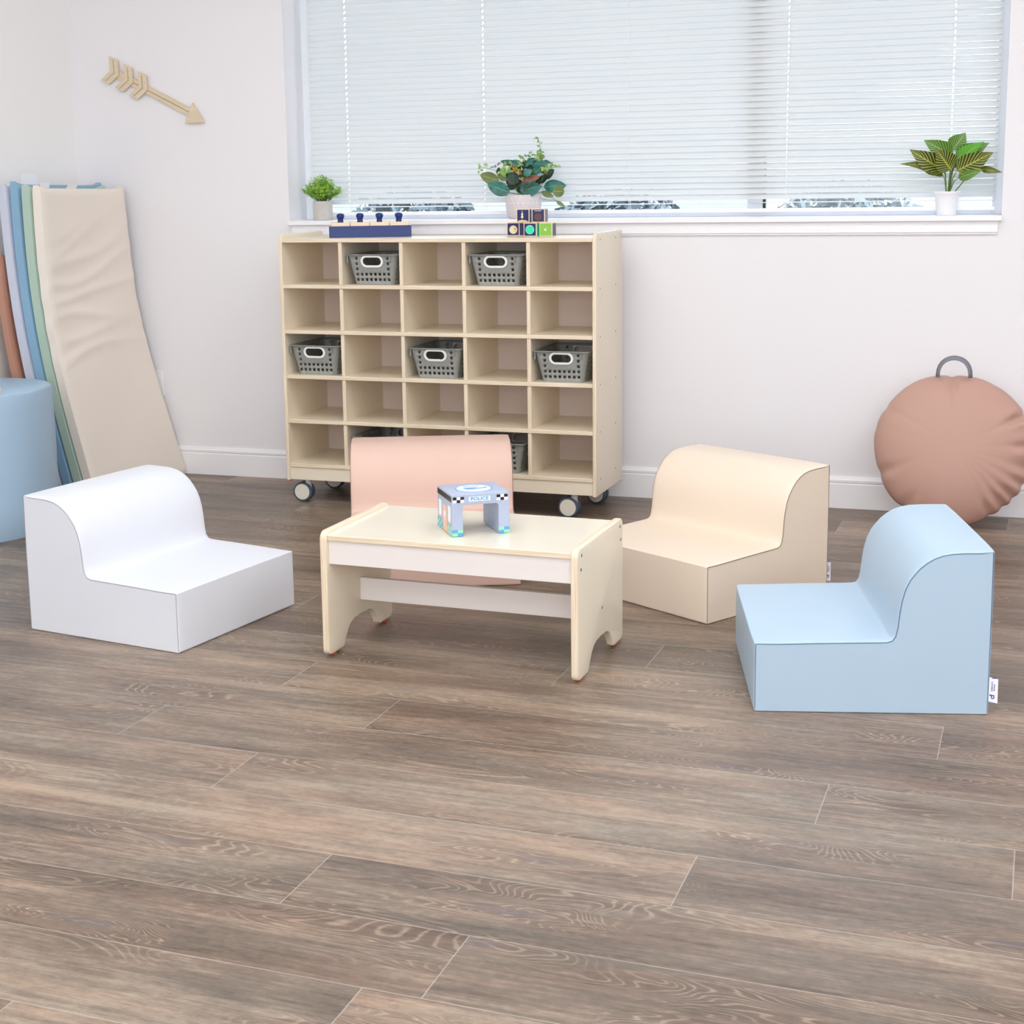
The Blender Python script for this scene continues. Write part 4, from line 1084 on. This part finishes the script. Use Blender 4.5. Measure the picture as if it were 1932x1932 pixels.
# middle: eucalyptus arrangement
def plant_mid():
    k = .000257; OX, OZ = 855, 1355
    t = thing('potted_plant', 'mixed eucalyptus arrangement in a pale mauve pot with triangle lines', 'plant', (-.3405, .040, 1.0496))
    def W(a, b, y=0): return (( a - OX) * k, y, (OZ - b) * k)
    prof = [(.0560, 0), (.0600, .0020), (.0660, .0120), (.0705, .0300), (.0735, .0600), (.0740, .0890), (.0725, .0900), (.0690, .0890), (.0680, .0800)]
    bm = bmesh.new(); revolve(bm, [(r * .93, h) for r, h in prof], 56); pot = bm_obj('pot', bm, M['pot_mauve'], t, smooth=40)
    bm = bmesh.new(); revolve(bm, [(.063, .070), (.0625, .080), (.001, .082)], 24); bm_obj('soil', bm, M['soil'], t, smooth=60)
    def rad(h):
        for (r0, h0), (r1, h1) in zip(prof, prof[1:6]):
            if h0 <= h <= h1: return (r0 + (r1 - r0) * (h - h0) / (h1 - h0)) * .93 + .0002
        return .0688
    bm = bmesh.new(); NT = 22; z0, z1, zm = .0330, .0840, .0585
    def ringpt(a, h): return (rad(h) * math.cos(a), rad(h) * math.sin(a), h)
    def seg(a0, h0, a1, h1): tube(bm, [ringpt(a0 + (a1 - a0) * i / 5, h0 + (h1 - h0) * i / 5) for i in range(6)], .0005, 4)
    for i in range(NT // 2):
        a = 2 * PI * i / (NT // 2); h = PI * 2 / NT
        seg(a, z0, a + h, z1); seg(a + h, z1, a + 2 * h, z0)
        seg(a, z1, a + h, z0) if i % 2 == 0 else None
        seg(a + h, z0, a + 2 * h, z1) if i % 2 == 0 else None
        seg(a, zm, a + 2 * h, zm)
    for hh in (z0,): tube(bm, [ringpt(2 * PI * i / 48, hh) for i in range(48)], .0004, 4, closed=True)
    bm_obj('line_relief', bm, M['pot_line'], pot)
    S = bmesh.new()
    def L_(bmu, a0, b0_, a1, b1_, w, y=-.02, y1=None, **kw):
        p0 = W(a0, b0_, y); p1 = W(a1, b1_, y if y1 is None else y1); leaf(bmu[0], bmu[1], p0, p1, w * k, **kw)
        tube(S, [W(870 + (a0 - 870) * .15, 1010, 0), tuple(Vector(W(870 + (a0 - 870) * .6, 1010 + (b0_ - 1010) * .7, y * .6))), p0], .0008, 4)
    T = newleaf()
    L_(T, 705, 975, 365, 845, 205, -.045, -.055, bend=.08)
    L_(T, 865, 945, 1200, 880, 225, -.050, -.055, bend=.08, twist=.2)
    L_(T, 1185, 895, 1532, 880, 190, -.015, bend=.16)
    L_(T, 860, 575, 525, 512, 92, -.02, bend=.12); L_(T, 870, 560, 640, 530, 90, -.015, bend=.1, nrm=(0, -.8, .6))
    L_(T, 915, 595, 1080, 485, 130, -.022, nrm=(0, -.7, .7)); L_(T, 1010, 555, 1265, 600, 150, -.02, nrm=(.2, -.9, .5)); L_(T, 1180, 510, 1298, 566, 44, .0, bend=.2)
    L_(T, 780, 585, 905, 590, 60, -.02, nrm=(0, -.6, .8)); L_(T, 920, 720, 1050, 650, 110, -.045); L_(T, 1050, 690, 1190, 610, 130, -.03)
    bm_obj('eucalyptus_leaves', T[0], M['leaf_teal'], t)
    D = newleaf()
    L_(D, 765, 860, 750, 670, 185, -.046, bend=.05, shape='round'); L_(D, 1175, 775, 1335, 645, 130, -.005, bend=.15); L_(D, 510, 730, 500, 600, 80, -.02)
    L_(D, 850, 640, 880, 500, 100, .01); L_(D, 900, 640, 1060, 620, 130, .0); L_(D, 800, 660, 700, 560, 120, .01); L_(D, 930, 780, 1040, 690, 120, .0); L_(D, 860, 860, 960, 800, 110, .0); L_(D, 760, 780, 640, 700, 120, .01)
    L_(D, 700, 850, 590, 760, 120, .0); L_(D, 840, 960, 900, 850, 100, .01); L_(D, 980, 640, 1100, 700, 120, .01); L_(D, 770, 980, 840, 830, 90, .0)
    for q in ((700, 930, 620, 800, 150), (1000, 900, 1120, 780, 150), (880, 780, 800, 640, 150), (1010, 760, 960, 600, 160), (640, 760, 560, 640, 130), (1080, 820, 1210, 760, 130), (820, 900, 700, 780, 150), (900, 980, 1010, 860, 150), (1120, 700, 1220, 560, 120), (700, 680, 720, 560, 130)): L_(D, *q, .012, nrm=(random.uniform(-.4, .4), -.9, .3))
    bm_obj('dark_leaves', D[0], M['leaf_dark'], t)
    O_ = newleaf()
    L_(O_, 515, 800, 218, 705, 175, -.028, bend=.1); L_(O_, 650, 790, 485, 710, 90, -.03); L_(O_, 1345, 960, 1522, 965, 170, -.035, shape='round', bend=.02)
    L_(O_, 1160, 965, 1350, 1040, 90, -.025, bend=.12); L_(O_, 1395, 1105, 1522, 1178, 56, -.03); L_(O_, 1110, 480, 1200, 450, 75, -.01, shape='round'); L_(O_, 500, 965, 420, 975, 20, -.01)
    L_(O_, 1200, 700, 1260, 670, 60, -.02)
    bm_obj('olive_leaves', O_[0], M['leaf_olive'], t)
    B = newleaf(); L_(B, 848, 955, 1165, 740, 210, -.035, nrm=(-.3, -.7, .5), bend=.18); bm_obj('brown_leaf', B[0], M['leaf_brown'], t)
    G = newleaf(); rnd = random.Random(9)
    def spray(cx, cz, n, sp, size, y=-.02):
        for _ in range(n):
            a = rnd.random() * 2 * PI; rr = sp * rnd.random() ** .5; x = cx + rr * math.cos(a); z = cz + rr * math.sin(a); b = rnd.random() * 2 * PI
            leaf(G[0], G[1], W(x, z, y + rnd.uniform(-.01, .01)), W(x + size * math.cos(b), z + size * math.sin(b), y + rnd.uniform(-.012, .006)), size * .55 * k, (rnd.uniform(-.4, .4), -1, rnd.uniform(-.4, .4)), .1, .1, 'oval', 4)
    for cx, cz, n, sp, sz in ((225, 570, 3, 20, 55), (215, 640, 3, 18, 50), (340, 580, 4, 25, 60), (900, 460, 6, 40, 50), (970, 440, 6, 40, 50), (1030, 440, 3, 20, 40), (830, 470, 3, 20, 40), (1080, 195, 4, 14, 36), (1105, 235, 3, 14, 34), (1115, 285, 3, 20, 40), (1150, 375, 4, 18, 44), (1140, 410, 5, 25, 60), (1120, 455, 6, 40, 60), (1070, 510, 8, 40, 60),
                              (1355, 600, 5, 26, 60), (1440, 610, 3, 20, 40), (1205, 610, 4, 20, 70), (1260, 650, 7, 40, 70), (1310, 630, 4, 20, 50), (1110, 470, 5, 30, 60)):
        spray(cx, cz, n, sp, sz, -.012 if cz < 520 else -.03)
    for cx, cz in ((560, 640), (600, 620), (650, 620), (600, 690), (570, 700), (640, 680), (700, 590), (660, 590), (620, 590)): spray(cx, cz, 2, 20, 76, -.038)
    spray(830, 560, 4, 18, 60, -.03)
    for p in (((1150, 900), (1155, 560), (1150, 380), (1125, 270), (1085, 200)), ((700, 800), (420, 640), (290, 605), (225, 600)), ((1150, 800), (1220, 680), (1330, 620), (1450, 608)), ((1150, 980), (1290, 1050), (1400, 1110))):
        tube(S, [W(a, b, -.012) for a, b in p], .0009, 5)
    bm_obj('light_foliage', G[0], M['leaf_lime'], t); bm_obj('stem', S, M['stem_green'], t)
    def berries(name, pts, n, sp, mat):
        bm = bmesh.new()
        for _ in range(n):
            (ax, az), (bx, bz) = pts; v = rnd.random(); a = rnd.random() * 2 * PI; rr = sp * rnd.random() ** .5
            x, y, z = W(ax + (bx - ax) * v + rr * math.cos(a), az + (bz - az) * v + rr * math.sin(a), -.045 + rnd.uniform(-.008, .01))
            bmesh.ops.create_icosphere(bm, subdivisions=1, radius=rnd.uniform(.0016, .0026), matrix=Matrix.Translation((x, y, z)))
        bm_obj(name, bm, mat, t, smooth=80)
    berries('yellow_berries', ((730, 610), (865, 690)), 75, 46, M['berry']); berries('yellow_berries', ((870, 760), (900, 780)), 10, 20, M['berry'])
    berries('brown_berries', ((430, 590), (480, 580)), 14, 30, M['berry_brown']); berries('brown_berries', ((520, 560), (540, 545)), 8, 20, M['berry_brown']); berries('brown_berries', ((560, 575), (740, 560)), 14, 14, M['berry_brown'])
plant_mid()

# right: zebra plant
def plant_right():
    k = .000285; OX, OZ = 1025, 1277
    t = thing('potted_plant', 'zebra plant with striped leaves in a small white pot', 'plant', (1.2005, .052, 1.0496))
    def W(a, b, y=0): return ((a - OX) * k, y, (OZ - b) * k)
    bm = bmesh.new(); revolve(bm, [(.0315, 0), (.0325, .0015), (.0360, .030), (.0395, .055), (.0420, .0735), (.0432, .0750), (.0432, .0810), (.0420, .0822), (.0395, .0815), (.0385, .072)], 44); bm_obj('pot', bm, M['pot_white'], t, smooth=35)
    bm = bmesh.new(); revolve(bm, [(.0385, .070), (.038, .0745), (.001, .0755)], 24); bm_obj('soil', bm, M['soil'], t, smooth=60)
    S = bmesh.new(); Z = newleaf(); G = newleaf(); Bt = newleaf()
    def lf(g, a0, b0_, a1, b1_, w, y0=-.01, y1=-.03, **kw):
        p0 = W(a0, b0_, y0); p1 = W(a1, b1_, y1); kw.setdefault('shape', 'z')
        leaf(g[0], g[1], p0, p1, w * k * 1.38, n=14, **kw)
        bx = OX + (a0 - OX) * .25
        tube(S, [W(bx, 990, 0), tuple((Vector(W(bx, 900, 0)) + Vector(p0)) / 2), p0], [.0022, .0016, .0012], 6)
    lf(Z, 975, 800, 462, 650, 105, .0, -.02, bend=.16, nrm=(0, -.8, .6)); lf(Z, 985, 745, 578, 480, 185, -.01, -.045, bend=.10)
    lf(G, 1065, 560, 732, 368, 165, .015, .0, bend=.10); lf(Z, 1065, 730, 880, 480, 200, -.02, -.055, bend=.10, twist=.25)
    lf(G, 1070, 490, 1212, 290, 170, .02, .02, bend=.10); lf(G, 1110, 600, 1488, 420, 170, .02, .012, bend=.16); lf(Bt, 1110, 640, 1430, 405, 150, .0, -.015, bend=.08, twist=-.4)
    lf(Z, 1130, 745, 1545, 532, 190, -.02, -.05, bend=.06); lf(G, 1150, 830, 1440, 735, 90, -.01, -.04, bend=.16); lf(Z, 1400, 720, 1655, 770, 62, -.005, -.01, bend=.22)
    lf(Z, 985, 700, 840, 420, 140, .02, .02, bend=.05); lf(G, 1080, 700, 1180, 520, 130, .01, .0)
    bm_obj('striped_leaves', Z[0], M['zebra'], t); bm_obj('striped_leaves', G[0], M['zebra_green'], t); bm_obj('leaf_back', Bt[0], M['zebra_bright'], t)
    bm_obj('stem', S, M['stem_green'], t, smooth=60)
plant_right()
